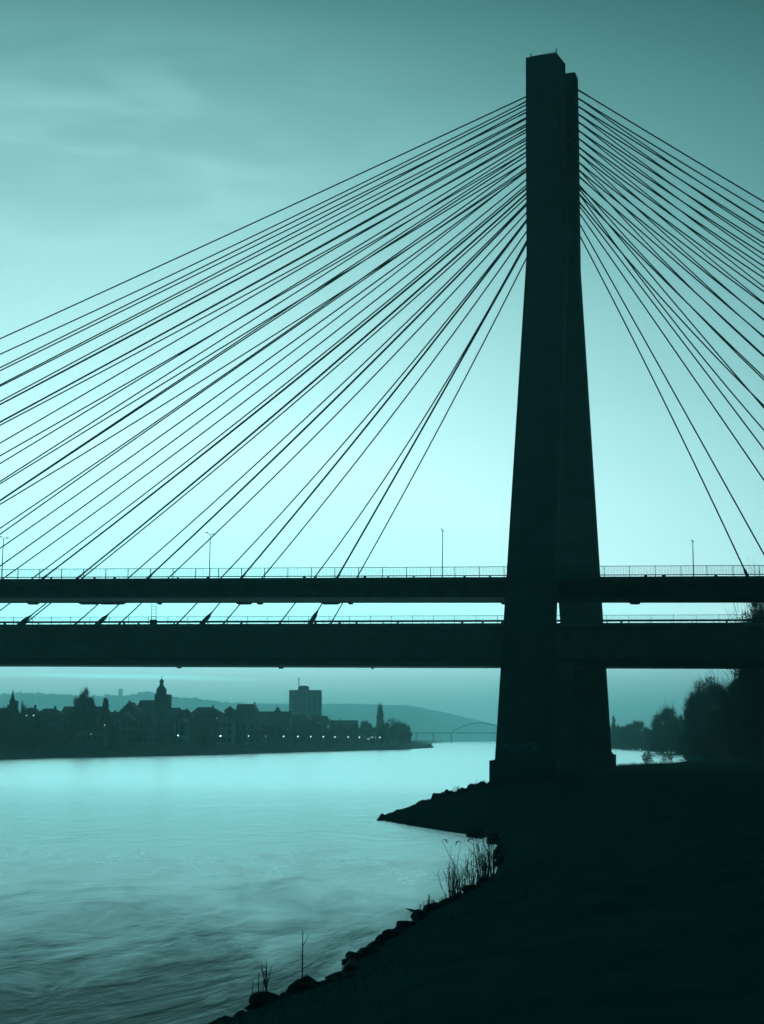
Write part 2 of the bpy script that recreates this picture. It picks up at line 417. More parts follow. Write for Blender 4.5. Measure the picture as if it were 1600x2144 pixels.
# flange line, bearings and drain spouts under the decks
mb = MB(); strip(mb, LF, [(1.18, zf * .86 + .12), (1.18, zf * .86 - .1), (1.32, zf * .86 - .1), (1.32, zf * .86 + .12)], U0, U1); mb.build('flange', MT['wall'], d_far)
for L, d, z, cols in ((LN, d_near, zn, [(8, 1.6), (180, 4), (285, .5), (470, 2.2), (660, 2.6), (704, .6), (505, .8), (1050, 2.0), (1330, 1.4), (130, 3.)]), (LF, d_far, zf, [(342, .8), (562, .9), (760, .4), (1140, .6)])):
    for x, wd in cols:
        u = L.u_at(x); mb = MB()
        mb.hexa([L.pt(u - wd / 2, 8.2, z + .05), L.pt(u + wd / 2, 8.2, z + .05), L.pt(u + wd / 2, 8.9, z + .05), L.pt(u - wd / 2, 8.9, z + .05)],
                [L.pt(u - wd * .35, 8.3, z - .22), L.pt(u + wd * .35, 8.3, z - .22), L.pt(u + wd * .35, 8.8, z - .22), L.pt(u - wd * .35, 8.8, z - .22)])
        mb.build('drain_box', MT['steel'], d)
def railing(L, d, W, pitch, x_phase, low, seed):
    rnd = random.Random(seed)
    for t in (.22, W - .22):
        mb = MB(); u = L.u_at(x_phase); n0 = int((U0 - u) / pitch) + 1; n1 = int((U1 - u) / pitch)
        a, b = U0 + 1, U1 - 1
        strip(mb, L, [(t - .03, 1.16), (t - .03, 1.22), (t + .03, 1.22), (t + .03, 1.16)], a, b)
        strip(mb, L, [(t - .05, low[0]), (t - .05, low[1]), (t + .05, low[1]), (t + .05, low[0])], a, b)
        for n in range(n0, n1 + 1):
            q = u + n * pitch
            mb.hexa([L.pt(q - .04, t - .04, -.02), L.pt(q + .04, t - .04, -.02), L.pt(q + .04, t + .04, -.02), L.pt(q - .04, t + .04, -.02)],
                    [L.pt(q - .04, t - .04, 1.17), L.pt(q + .04, t - .04, 1.17), L.pt(q + .04, t + .04, 1.17), L.pt(q - .04, t + .04, 1.17)])
            k = 17
            for j in range(1, k):
                r = q + pitch * j / k
                if t < 1:
                    mb.add([L.pt(r - .015, t - .015, low[1]), L.pt(r + .015, t - .015, low[1]), L.pt(r, t + .015, low[1]),
                            L.pt(r - .015, t - .015, 1.16), L.pt(r + .015, t - .015, 1.16), L.pt(r, t + .015, 1.16)], [(0, 1, 4, 3), (1, 2, 5, 4), (2, 0, 3, 5)])
            if rnd.random() < .55:
                r = q + pitch * rnd.uniform(.2, .8); s = rnd.uniform(.05, .22)
                mb.hexa([L.pt(r - s, t - .05, -.01), L.pt(r + s, t - .05, -.01), L.pt(r + s, t + .05, -.01), L.pt(r - s, t + .05, -.01)],
                        [L.pt(r - s, t - .05, low[0] + .02), L.pt(r + s, t - .05, low[0] + .02), L.pt(r + s, t + .05, low[0] + .02), L.pt(r - s, t + .05, low[0] + .02)])
        mb.build('railing', MT['rail'], d)
railing(LN, d_near, 11.2, 2.8, 651, (.14, .24), 1)
railing(LF, d_far, 11.6, 3.35, 517.8, (.24, .52), 2)

# pylon legs: cross sections (z, A px, B px, C px, D at B): A outer front edge, B near corner, C far corner of the side face
def leg(secs, dA, dC):
    mb = MB(); rings = []
    for z, a, b, c, D in secs:
        A, B, C = XZ(a, z, D + dA), XZ(b, z, D), XZ(c, z, D + dC)
        rings.append([A, B, C, A + (C - B)])
    n = len(rings); vs = [p for r in rings for p in r]
    fs = [(3, 2, 1, 0), tuple((n - 1) * 4 + k for k in range(4))]
    for i in range(n - 1):
        for k in range(4): fs.append((i * 4 + k, i * 4 + (k + 1) % 4, (i + 1) * 4 + (k + 1) % 4, (i + 1) * 4 + k))
    mb.add(vs, fs); return mb
ztop = P(1165, 110, 172).z
zk = P(1103, 525, 171).z                   # where the shafts begin to part
NB, FB = 128.0, 246.0
def lerp(a, b, t): return a + (b - a) * t
def near_sec(t):                           # t 0 at the kink, 1 at the plinth
    return lerp(1102.5, 1036.5, t), lerp(1184, 1148, t), lerp(1191.5, 1156, t), lerp(171, NB, t)
def far_sec(t):
    return lerp(1121, 1192, t), lerp(1208.5, 1270, t), lerp(1216.3, 1281, t), lerp(177, FB, t)
zb_n, zb_f = P(1036, 1588, NB).z, P(1281, 1576, FB).z
ns_ = [(zb_n - 1.2, *near_sec(1.018))] + [(lerp(zb_n, zk, s), *near_sec(1 - s)) for s in (0, 1)] + [(P(1102, 300, 172).z, 1101.2, 1169, 1187, 172), (ztop, 1101, 1165, 1184, 172)]
fs_ = [(zb_f - 1.2, *far_sec(1.02))] + [(lerp(zb_f, zk, s), *far_sec(1 - s)) for s in (0, 1)] + [(P(1212, 300, 177).z, 1112, 1207, 1213, 177.3), (ztop, 1110, 1204, 1210.3, 177.5)]
leg_n = leg(ns_, 1.4, 3.2).build('pylon_leg', MT['concrete'], br)
leg_f = leg(fs_, 1.6, 1.9).build('pylon_leg', MT['concrete'], br)
# plinths
def plinth(xa, xb, xc, D, ztopp, zbot, dA, dC, parent):
    secs = [(zbot, xa, xb, xc, D), (ztopp, xa, xb, xc, D)]
    leg(secs, dA, dC).build('plinth', MT['concrete'], parent)
plinth(1024.5, 1164, 1172, NB - 2.2, P(1025, 1592, NB).z, -1.0, 1.2, 9, leg_n)
plinth(1178, 1282, 1290.3, FB - 2.5, P(1289, 1580, FB).z, -1.0, 1.2, 9, leg_f)
mb = leg([(P(1284, 1580, FB).z - .02, 1180, 1276, 1284, FB - 1.4), (P(1284, 1576, FB).z, 1180, 1276, 1284, FB - 1.4)], 1.2, 6); mb.build('plinth_cap', MT['concrete'], leg_f)
# solid wall between the legs under the decks
mb = MB(); a, b = XZ(1143, 4, 196), XZ(1200, 4, 214); zt = LF.pt(LF.u_at(1170), 5, zf).z - .02
mb.box(XZ(1138, 4, 197).x, XZ(1206, 4, 197).x, 197, 238, -1, LF.pt(LF.u_at(1170), 2.7, zf).z - .03); mb.build('pier_wall', MT['concrete'], br)
# cross beams tying the two shafts, and the haunch where they part
for y in (210, 330, 440):
    mb = MB(); a = P(1140, y, 176.2); mb.box(a.x - 1.4, a.x + 1.6, 174.6, 179.5, a.z - 1.2, a.z + 1.2); mb.build('cross_beam', MT['concrete'], br)
mb = MB()
p0, p1, p2 = XZ(1188, P(1188, 470, 175).z, 174.6), XZ(1188, P(1188, 520, 175).z, 174.4), XZ(1208, P(1208, 556, 178).z, 177.6)
p3 = XZ(1208, P(1208, 470, 178).z, 177.8)
off = Vector((-2.2, .4, 0))
mb.hexa([p0, p1, p2, p3], [p0 + off, p1 + off, p2 + off, p3 + off]); mb.build('haunch', MT['concrete'], br)
# railing on the near pylon head
mb = MB(); e0, e1 = XZ(1112, ztop, 173.6), XZ(1165, ztop, 172.3)
for p, h in ((e0, .75), (lerp(e0, e1, .42), .3), (e1, .75), (lerp(e0, e1, .06), .25)): mb.tube([p - Vector((0, 0, .05)), p + Vector((0, 0, h))], .08, 5)
mb.tube([e0 + Vector((0, 0, .25)), lerp(e0, e1, .42) + Vector((0, 0, .25))], .04, 4); mb.tube([lerp(e0, e1, .42) + Vector((0, 0, .25)), e1 + Vector((0, 0, .3))], .04, 4)
mb.build('head_railing', MT['rail'], leg_n)
# faint sprayed letters low on the near leg
fc = bpy.data.curves.new('graffiti', 'FONT'); fc.body = 'PWCE'; fc.size = 1.0; fc.extrude = .004; fc.offset = .05; fc.space_character = .92
fc.align_x = 'CENTER'; fc.align_y = 'CENTER'; fc.materials.append(MT['paint'])
z_g = P(1090, 1566, NB + 1).z
t_g = 1 - (z_g - zb_n) / (zk - zb_n)
sA, sB, _, sD = near_sec(t_g); A0, B0 = XZ(sA, z_g, sD + 1.4), XZ(sB, z_g, sD)
up_ = (XZ(near_sec(t_g - .02)[0], lerp(zk, zb_n, t_g - .02), near_sec(t_g - .02)[3] + 1.4) - A0).normalized(); ex = (B0 - A0).normalized(); ez = ex.cross(up_).normalized(); up_ = ez.cross(ex)
gm = Matrix((ex, up_, ez)).transposed().to_4x4()
wpx = (B0 - A0).length; sc_g = wpx * .78 / 2.75
tmp = bpy.data.objects.new('graffiti_source', fc); COL.objects.link(tmp); bpy.context.view_layer.update()
gme = bpy.data.meshes.new_from_object(tmp.evaluated_get(bpy.context.evaluated_depsgraph_get())); bpy.data.objects.remove(tmp)
gme.transform(Matrix.Translation(lerp(A0, B0, .47) + ez * .012) @ gm @ Matrix.Diagonal((sc_g, sc_g * .85, 1, 1)))
if not gme.materials: gme.materials.append(MT['paint'])
link('graffiti', gme, leg_n)

# stay cables: (photo y at column 0, a middle point, y at the pylon edge)
LEFT = [(709.5, 435, 202.9), (741.9, 460.7, 213), (770, 471.6, 220), (776.3, 482.4, 236), (805.9, 495, 229.5), (809, 504.2, 247), (840.5, 519.5, 249.5), (846.8, 529.7, 265), (847.5, 530.5, 260.5),
        (883.3, 555, 271.6), (884.5, 557, 277.3), (890.6, 570.8, 294), (928, 579.3, 289), (954.5, 610.6, 319.4), (970.8, 606.7, 301.3), (1008.2, 625, 309.2), (1013, 645, 339.8),
        (1047.6, 647, 319.4), (1049, 652, 327), (1056.2, 685, 358), (1106.2, 694, 339.8), (1118.8, 697.5, 353), (1148.4, 725, 360.2), (1185.5, 746, 358)]
LEFT2 = [((7, 1211), (600, 773.6), 376), ((68, 1211), (600, 802), 388), ((89, 1211), (600, 810.4), 394), ((161, 1211), (600, 846), 405), ((171.5, 1211), (600, 857.8), 414.3), ((268, 1211), (600, 913), 426),
         ((308, 1211), (600, 933.9), 429), ((352, 1211), (600, 972.7), 446), ((462, 1211), (900, 714.8), 461), ((504, 1211), (900, 725), 463.5), ((548, 1211), (934, 719.6), 486),
         ((658, 1210), (994, 699), 506), ((705, 1210), (994, 703), 511), ((747, 1210), (1021.6, 700), 541.5)]
NEAR2 = {(161, 1211), (308, 1211), (504, 1211), (705, 1210), (89, 1211)}
RIGHT_S = [(189.8, 363, 422.7), (207.5, 384.3, 444.5), (224.3, 403.3, 467), (240.6, 423.5, 486.4), (257, 447, 509.4), (274.7, 468.8, 533), (291.5, 491.8, 557.9), (309.2, 515.5, 582.7), (323, 538.5, 610.6), (341, 562.7, 637),
           (357, 589, 669), (370, 620.5, 704.8), (392, 652.7, 744.8), (406.6, 694, 790), (423.4, 748.5, 849.7)]
RIGHT_T = [(207.5, 404.3, 468.5), (224.3, 427.5, 493.6), (240.6, 451.5, 519), (257, 474, 544.5), (274.7, 497.9, 571), (291.5, 523, 601), (309.2, 552.4, 634.5), (323, 585.5, 671), (341, 617, 707), (357, 654.5, 747),
           (387, 697, 796), (396, 738, 854.5), (406.6, 783.6, 901), (431, 808.5, 941), (445.8, 859.9, 1005.8), (467.3, 981, 1161), (491.5, 1067, 1282)]
def quad(p0, p1, p2):
    (a, b), (c, d), (e, f_) = p0, p1, p2
    k = np.polyfit([a, c, e], [b, d, f_], 2)
    def fn(x):
        lo, hi = min(a, e), max(a, e)
        xc = min(max(x, lo), hi)
        return float(np.polyval(k, xc)) + float(np.polyval(np.polyder(k), xc)) * (x - xc)
    return fn
def cable(fn, x_py, D_py, L, direction, sockets=0.0):
    # walk out to where the picture line meets the deck edge, then give both ends their own depth
    def gap(x):
        q = L.pt(L.u_at(x), .75, .15); return fn(x) - PX(q)[1]
    lo, hi = (x_py, -1400) if direction < 0 else (x_py, 2900)
    if gap(hi) < 0: xe = hi
    else:
        for _ in range(45):
            m = (lo + hi) / 2
            if gap(m) > 0: hi = m
            else: lo = m
        xe = hi
    De = L.pt(L.u_at(xe), .75).y
    pts = []
    n = 14
    for i in range(n + 1):
        x = lerp(x_py, xe, i / n); D = 1 / lerp(1 / D_py, 1 / De, i / n); pts.append(P(x, fn(x), D))
    mb = MB(); r = .086 if L is LN else .10
    # a thicker sleeve at the pylon end
    d0 = (pts[1] - pts[0]).normalized(); s0 = 2.6
    pp = [pts[0], pts[0] + d0 * s0, pts[0] + d0 * (s0 + .25)] + pts[1:]; rr = [.125, .115, r] + [r] * (len(pts) - 1)
    mb.tube(pp, rr, 6)
    o = mb.build('stay_cable', MT['cable'], br, smooth=True)
    if sockets:
        e = pts[-1]; d1 = (pts[-2] - e).normalized(); s = MB()
        s.tube([e - d1 * .5, e + d1 * .5 * sockets, e + d1 * 1.15 * sockets, e + d1 * 1.3 * sockets, e + d1 * 1.9 * sockets], [.26 * sockets, .25 * sockets, .20 * sockets, .13 * sockets, .09], 8); s.build('socket', MT['steel'], o, smooth=True)
    return o
for i, (a, b, c) in enumerate(LEFT):
    L = LN if i % 2 else LF
    cable(quad((0, a), (600, b), (1101, c)), 1122 if L is LN else 1140, 173.6 if L is LN else 178.6, L, -1, .8)
for p0, p1, c in LEFT2:
    fn = quad(p0, p1, (1102, c))
    mid_ = p0 in NEAR2
    cable(fn, 1140, 178.6, LF, -1, 1.55 if mid_ and p0[0] != 89 else .6)
    if mid_: cable(quad((p0[0] + 1, p0[1]), (p1[0], p1[1] + 2), (1102, c + 1.5)), 1122, 173.6, LN, -1, .55)
for i, (a, b, c) in enumerate(RIGHT_S): cable(quad((1213, a), (1500, b), (1600, c)), 1200, 178.6, LF, 1, .7)
for i, (a, b, c) in enumerate(RIGHT_T): cable(quad((1213, a), (1500, b), (1600, c)), 1186, 174.8, LN, 1, .7)

# street lamps on the near deck
def deck_lamp(xb, xt, yt, arms, label):
    t = 5.6; u = LN.u_at(xb)
    for _ in range(8):
        q = LN.pt(u, t); u += (xb - PX(q)[0]) / 17.5
    b = LN.pt(u, t); tp = P(xt, yt, b.y)
    e = empty('street_lamp', b, label, 'street lamp', 'street lamps on the bridge')
    mb = MB(); mb.tube([b - Vector((0, 0, .02)), b + (tp - b) * .5, tp], [.075, .06, .045], 6); mb.build('pole', MT['lampmetal'], e)
    dv = Vector((math.cos(AL), -math.sin(AL), 0)); tv = Vector((math.sin(AL), math.cos(AL), 0))
    if arms == 2: ends = [(dv * .26 + tv * .3, .10), (dv * -.26 - tv * .3, .18)]
    elif arms == 1: ends = [(tv * -.7 + dv * .02, .05), (tv * .7 - dv * .02, .05)]
    else: ends = [(tv * -.8 - dv * .12, .02), (tv * .8 + dv * .10, .16)]
    for dv_, up in ends:
        a = MB(); q = tp + dv_ * 1.0 + Vector((0, 0, up)); a.tube([tp, tp + dv_ * .5 + Vector((0, 0, up * .7)), q], [.035, .03, .03], 5); ao = a.build('arm', MT['lampmetal'], e)
        h = MB(); k = dv_.normalized(); s = k.cross(Vector((0, 0, 1)))
        h.hexa([q - k * .1 - s * .08, q - k * .1 + s * .08, q + k * .28 + s * .08, q + k * .28 - s * .08], [q - k * .1 - s * .05 + Vector((0, 0, .09)), q - k * .1 + s * .05 + Vector((0, 0, .09)), q + k * .26 + s * .05 + Vector((0, 0, .12)), q + k * .26 - s * .05 + Vector((0, 0, .12))])
        h.build('lamp_head', MT['lampmetal'], ao)
deck_lamp(3, 7.5, 1128, 2, 'two armed street lamp at the far end of the bridge railing, west of the ladder')
deck_lamp(438.2, 440.5, 1120, 2, 'two armed street lamp above the hipped roof house, among the cables')
deck_lamp(926, 927, 1112, 1, 'tall slim street lamp standing in the clear gap before the pylon')
deck_lamp(1452.6, 1450.6, 1135, 3, 'short street lamp beyond the pylon with a small bent head')

# maintenance ladder hung between the decks
u = LF.u_at(321); b = LF.pt(u, .1, -.1); tp_y = 1258
lad = empty('ladder', b, 'thin steel ladder standing on the lower deck edge under the upper deck', 'ladder')
T = P(321.5, tp_y, b.y); H = T.z - b.z
for sx in (-.36, .36):
    mb = MB(); mb.tube([b + Vector((sx * 1.1, 0, 0)), b + Vector((sx, 0, H))], .045, 5); mb.build('stile', MT['rail'], lad)
mb = MB()
k = 0.25
while k < H: mb.tube([b + Vector((-.4, 0, k)), b + Vector((.4, 0, k))], .03, 4); k += .55
mb.build('rung', MT['rail'], lad)
mb = MB(); mb.box(b.x - .55, b.x + .55, b.y - .3, b.y + .3, b.z - .1, b.z + .75); mb.build('foot_box', MT['steel'], lad)
# small work light on the lower deck edge by the pylon
q = P(1175.5, 1401, LF.pt(LF.u_at(1175), .6).y); wl = empty('work_light', q, 'tiny lit lamp hanging under the lower deck between the pylon legs', 'lamp')
mb = MB(); mb.tube([q + Vector((0, 0, .6)), q + Vector((0, 0, .2))], .03, 5); mb.build('hanger', MT['rail'], wl)
mb = MB(); mb.tube([q + Vector((0, 0, .2)), q + Vector((0, 0, .12)), q + Vector((0, 0, -.12)), q + Vector((0, 0, -.2))], [.05, .16, .16, .05], 8); mb.build('lamp_globe', MT['lamp'], wl)

# ------------------------------------------------------------------ trees
def slivers(mb, rnd, c, r, n, ln, wd, outward=None, bias=.5):
    for _ in range(n):
        v = Vector((rnd.gauss(0, 1), rnd.gauss(0, 1), rnd.gauss(0, 1))).normalized(); p = c + Vector((v.x * r[0], v.y * r[1], v.z * r[2])) * rnd.random() ** .4
        d = Vector((rnd.gauss(0, 1), rnd.gauss(0, 1), rnd.gauss(.25, 1))).normalized()
        if outward is not None:
            o = p - outward
            if o.length > 1e-3: d = (d * (1 - bias) + o.normalized() * bias).normalized()
        L_ = ln * rnd.uniform(.5, 1.3); s = d.cross(Vector((rnd.gauss(0, 1), rnd.gauss(0, 1), rnd.gauss(0, 1)))).normalized() * wd * rnd.uniform(.5, 1.2)
        mb.add([p - s, p + s, p + d * L_ + s * .25, p + d * L_ - s * .25], [(0, 1, 2, 3)])
def tree_kind(kind, seed, dens=1.0, sl=1.0):
    """unit tree, height 1: returns trunk mesh and crown mesh"""
    rnd = random.Random(seed); tr = MB(); cr = MB()
    if kind == 'conifer':
        tr.tube([(0, 0, -.03), (0, 0, .5), (0, 0, .97)], [.018, .012, .003], 6)
        for i in range(int(46)):
            z = .1 + .88 * (i / 46) ** 1.0; rad = .235 * (1 - z) ** .85 * rnd.uniform(.75, 1.15) + .012
            for k in range(max(4, int(9 * (1 - z) + 3))):
                a = rnd.uniform(0, 6.283); e = Vector((math.cos(a) * rad, math.sin(a) * rad, z - rad * .28)); s0 = Vector((0, 0, z))
                tr.tube([s0, e], [.004, .001], 3, False)
                for q in (.35, .6, .8, .95): slivers(cr, rnd, s0.lerp(e, q), (.02, .02, .012), int(5 * dens), .03 * sl, .006 * sl)
        return tr, cr
    env = dict(round=(Vector((0, 0, .60)), (.40, .40, .39), .26), broad=(Vector((0, 0, .57)), (.52, .50, .42), .2), poplar=(Vector((0, 0, .55)), (.13, .13, .45), .16), fan=(Vector((0, 0, .55)), (.46, .46, .44), .1), bush=(Vector((0, 0, .42)), (.5, .5, .52), .05))[kind]
    C, r, zt = env
    tr.tube([(0, 0, -.03), (rnd.uniform(-.01, .01), 0, zt), (rnd.uniform(-.02, .02), rnd.uniform(-.02, .02), C.z), (0, 0, C.z + r[2] * .7)], [.026, .02, .013, .003], 7)
    nc = 74 if kind != 'poplar' else 50
    for i in range(nc):
        v = Vector((rnd.gauss(0, 1), rnd.gauss(0, 1), rnd.gauss(0, 1) + .15)).normalized(); q = rnd.uniform(.35, .9) ** .6
        lump = 1 + .26 * mnoise.noise(v * 2.2 + Vector((seed, 0, 0)))
        c = C + Vector((v.x * r[0], v.y * r[1], v.z * r[2])) * q * lump
        s = Vector((0, 0, max(zt * .7, min(c.z - .12, C.z + r[2] * .3) * rnd.uniform(.6, .9)))); m = s.lerp(c, .5) + Vector((rnd.uniform(-.03, .03), rnd.uniform(-.03, .03), rnd.uniform(-.01, .05)))
        tr.tube([s, m, c], [.008, .005, .0015], 4, False)
        k = .105 if kind != 'poplar' else .05
        for _ in range(4):
            e = c + Vector((rnd.gauss(0, 1), rnd.gauss(0, 1), rnd.gauss(.2, 1))) * k * .8
            tr.tube([c, e], [.0022, .0007], 3, False)
        for _ in range(int(12 * min(dens, 3))):
            p = c + Vector((rnd.gauss(0, 1), rnd.gauss(0, 1), rnd.gauss(0, 1))) * k * .6; o = (p - C + Vector((0, 0, .3))).normalized() + Vector((rnd.gauss(0, .25), rnd.gauss(0, .25), rnd.gauss(.1, .25)))
            cr.tube([p, p + o * rnd.uniform(.05, .12)], [.0022, .0008], 3, False)
        slivers(cr, rnd, c, (k, k, k * .85), int(58 * dens), .05 * sl, .006 * sl, C - Vector((0, 0, .25)), .55)
    return tr, cr
TREE = {}
def get_tree(kind, seed, dens=1.0, sl=1.0):
    key = (kind, seed, dens, sl)
    if key not in TREE:
        a, b = tree_kind(kind, seed, dens, sl)
        TREE[key] = (mesh_of(a, 'trunk', MT['bark']), mesh_of(b, 'crown', MT['leaf']))
    return TREE[key]
def tree(name, kind, seed, loc, h, wscale, rz, label, cat='tree', group=None, dens=1.0, sl=1.0):
    tm, cm = get_tree(kind, seed, dens, sl)
    e = empty(name, loc, label, cat, group); e.scale = (h * wscale, h * wscale, h); e.rotation_euler = (0, 0, rz)
    local_child('trunk', tm, e); local_child('crown', cm, e); return e
def tree_px(name, kind, seed, x, ytop, D, wpx, label, zb=None, **k):
    top = P(x, ytop, D); zb = zat(top.x, D) if zb is None else zb
    h = top.z - zb; nat = dict(round=.84, broad=1.04, poplar=.28, fan=.94, conifer=.47, bush=1.0)[kind]
    ws = (wpx / FPX * D) / (nat * h)
    return tree(name, kind, seed, (top.x, D, zb - .1), h, ws, seed * 1.3, label, **k)
RG = 'trees along the near river bank'
tree_px('tree', 'fan', 21, 1618, 1228, 255, 190, 'tallest bare tree at the edge of the picture, rising behind both decks', group=RG, dens=4, sl=.6)
tree_px('tree', 'broad', 22, 1585, 1402, 285, 150, 'dark tree below the tallest tree, touching the underside of the lower deck', group=RG, dens=5, sl=.8)
tree_px('tree', 'broad', 23, 1650, 1380, 320, 190, 'dark tree mass behind the tallest tree at the edge of the picture', group=RG, dens=4, sl=1.0)
tree_px('tree', 'fan', 24, 1497, 1424, 400, 112, 'round bare tree with upright twigs, between the low shrubs and the dark trees', group=RG, dens=5, sl=.75)
tree_px('tree', 'round', 25, 1546, 1452, 370, 110, 'dark round tree just right of the bare upright twigged tree', group=RG, dens=4.5, sl=.9)
tree_px('tree', 'bush', 26, 1478, 1482, 430, 80, 'low dense tree filling the foot of the bare upright twigged tree', group=RG, dens=4.5, sl=1.0)
tree_px('tree', 'bush', 27, 1530, 1500, 400, 110, 'low dark bushy tree under the dark round tree', group=RG, dens=4.5, sl=1.0)
tree_px('tree', 'bush', 38, 1590, 1470, 330, 120, 'low dark bushy tree at the foot of the trees under the deck end', group=RG, dens=4.5, sl=1.0)
tree_px('tree', 'fan', 71, 1463, 1446, 420, 66, 'slender bare tree leaning out toward the water, before the upright twigged one', group=RG, dens=4, sl=.8)
tree_px('tree', 'bush', 72, 1452, 1516, 440, 60, 'dark waterside thicket where the bank meets the misty row', group=RG, dens=4.5, sl=1.1)
tree_px('tree', 'bush', 73, 1500, 1520, 390, 110, 'broad dark thicket at the foot of the bare upright twigged tree', group=RG, dens=4.5, sl=1.1)
tree_px('tree', 'bush', 74, 1575, 1512, 340, 120, 'broad dark thicket below the trees at the deck end', group=RG, dens=4.5, sl=1.1)
tree_px('tree', 'round', 75, 1600, 1425, 300, 100, 'dark full tree tucked under the lower deck at the picture edge', group=RG, dens=4.5, sl=.9)
tree_px('tree', 'round', 28, 1396, 1483, 620, 58, 'hazy round topped tree on the river bend, tallest of the misty row', group=RG, dens=3.5, sl=.9)
tree_px('tree', 'bush', 29, 1426, 1494, 590, 46, 'hazy tree with a notched top beside the round topped misty tree', group=RG, dens=3.5, sl=1.1)
tree_px('tree', 'bush', 30, 1402, 1515, 640, 80, 'low misty tree at the water edge under the round topped misty tree', group=RG, dens=3.5, sl=1.1)
tree_px('tree', 'bush', 31, 1372, 1518, 760, 46, 'low misty tree stepping down from the round topped misty tree', group=RG, dens=3.5, sl=1.1)
tree_px('tree', 'round', 32, 1336, 1511, 880, 34, 'misty tree with a domed top in the middle of the far row', group=RG, dens=3, sl=1.2)
tree_px('tree', 'bush', 33, 1318, 1514, 900, 40, 'misty broad tree beside the domed tree of the far row', group=RG, dens=3, sl=1.2)
tree_px('tree', 'bush', 34, 1354, 1522, 830, 36, 'small misty tree at the dip of the far row', group=RG, dens=3, sl=1.2)
tree_px('tree', 'bush', 35, 1296, 1516, 980, 40, 'faintest misty tree next to the pylon foot', group=RG, dens=3, sl=1.2)
tree_px('tree', 'poplar', 36, 1284, 1498, 1020, 9, 'thin misty tree poking up beside the pylon leg', group=RG)
tree_px('tree', 'bush', 37, 1270, 1520, 1060, 46, 'misty tree half hidden by the pylon leg', group=RG, dens=3, sl=1.2)
# shrubs on the near spit and beyond the far plinth
def shrub(name, x, yb, ytop, D, wpx, seed, label, n=26, group=None, leafy=0):
    rnd = random.Random(seed); b = P(x, yb, D); H = P(x, ytop, D).z - b.z; wd = wpx / FPX * D
    e = empty(name, b, label, 'shrub' if 'shrub' in name else 'plant', group); mb = MB(); lf = MB()
    for i in range(n):
        a = rnd.uniform(-1, 1); h = H * rnd.uniform(.4, 1.0) * (1 - .35 * abs(a)); s = Vector((a * wd * .22, rnd.uniform(-.2, .2) * wd, -.15)); t = Vector((a * wd * .5 + rnd.uniform(-.05, .05) * wd, s.y * 1.6, h))
        m = s.lerp(t, .5) + Vector((rnd.uniform(-.06, .06) * wd, 0, 0)); mb.tube([b + s, b + m, b + t], [.024, .017, .009] if H < 4 else [.03, .02, .008], 4, False)
        for _ in range(4):
            q = m.lerp(t, rnd.uniform(0, .9)); r = q + Vector((rnd.uniform(-.12, .12) * wd, rnd.uniform(-.1, .1) * wd, rnd.uniform(.05, .18) * H)); mb.tube([b + q, b + r], [.014, .008] if H < 4 else [.016, .008], 3, False)
            if leafy: slivers(lf, rnd, b + r, (.06 * wd, .06 * wd, .06 * H), leafy, .06 * wd + .05, .02 * wd)
    mb.build('stems', MT['twig'], e)
    if leafy: lf.build('leaves', MT['leaf'], e)
shrub('shrub', 1356, 1604, 1571, 262, 30, 5, 'leafless shrub on the grassy edge between the pylon foot and the misty trees', 30, leafy=7)
shrub('shrub', 1396, 1600, 1577, 268, 26, 6, 'smaller tufted shrub on the bank edge next to the leafless shrub', 22, leafy=6)
shrub('shrub', 1004, 1650, 1628, 126, 44, 7, 'spindly wiry shrub on the spit against the pylon plinth', 20)
shrub('shrub', 957, 1662, 1644, 121, 34, 8, 'small wiry shrub halfway along the ridge of the spit', 16)

# ------------------------------------------------------------------ plants, rocks and grass on the bank
def stems_plant(x0, x1, n, hmin, hmax, seed, label, fy, heads=0, branch=0, lean=.18, rad=.012, sag=.02):
    """upright stalks rooted along the bank edge between photo columns x0 and x1; fy gives the photo row of the root"""
    rnd = random.Random(seed); c = G((x0 + x1) / 2, fy((x0 + x1) / 2), .15)
    e = empty('reed_plant', c, label, 'plant', 'stalks on the near bank'); mb = MB(); hd = MB()
    for i in range(n):
        if n <= 16: mb = MB()
        x = rnd.uniform(x0, x1); b = G(x, fy(x) + rnd.uniform(-2, 6), .1); h = rnd.uniform(hmin, hmax); l = rnd.gauss(0, lean)
        t = b + Vector((l * h, rnd.uniform(-.1, .1) * h, h)); m = b.lerp(t, .55) + Vector((rnd.uniform(-sag, sag) * h * 2, 0, 0))
        mb.tube([b - Vector((0, 0, .25)), b.lerp(m, .5), m, m.lerp(t, .55), t], [rad * 1.2, rad * 1.1, rad, rad * .75, rad * .45], 5, False)
        for _ in range(branch):
            q = m.lerp(t, rnd.uniform(-.6, .8)); r = q + Vector((rnd.choice((-1, 1)) * rnd.uniform(.05, .22) * h, rnd.uniform(-.05, .05), rnd.uniform(.08, .3) * h)); mb.tube([q, q.lerp(r, .6) + Vector((0, 0, -.02)), r], [rad * .6, rad * .5, rad * .3], 4, False)
        if heads and rnd.random() < heads:
            s = rnd.choice((-1, 1)); k = t + Vector((s * .06, 0, .06)); k2 = k + Vector((s * .10, 0, -.02)); k3 = k2 + Vector((s * .05, 0, -.12))
            hd = MB(); hd.tube([t, k, k2, k3], [rad * .6, rad * .9, .03, .012], 5); hd.build('seed_head', MT['twig'], e)
        if n <= 16: mb.build('stalk', MT['twig'], e)
    if n > 16: mb.build('stems', MT['twig'], e)
SHX = [(440, 2152), (520, 2116), (600, 2086), (690, 2066), (706, 2044), (728, 2015), (770, 1990), (820, 1960), (865, 1933), (885, 1912), (935, 1893), (970, 1870), (1000, 1852), (1035, 1834), (1062, 1812)]
fy = lambda x: float(np.interp(x, [p[0] for p in SHX], [p[1] for p in SHX]))
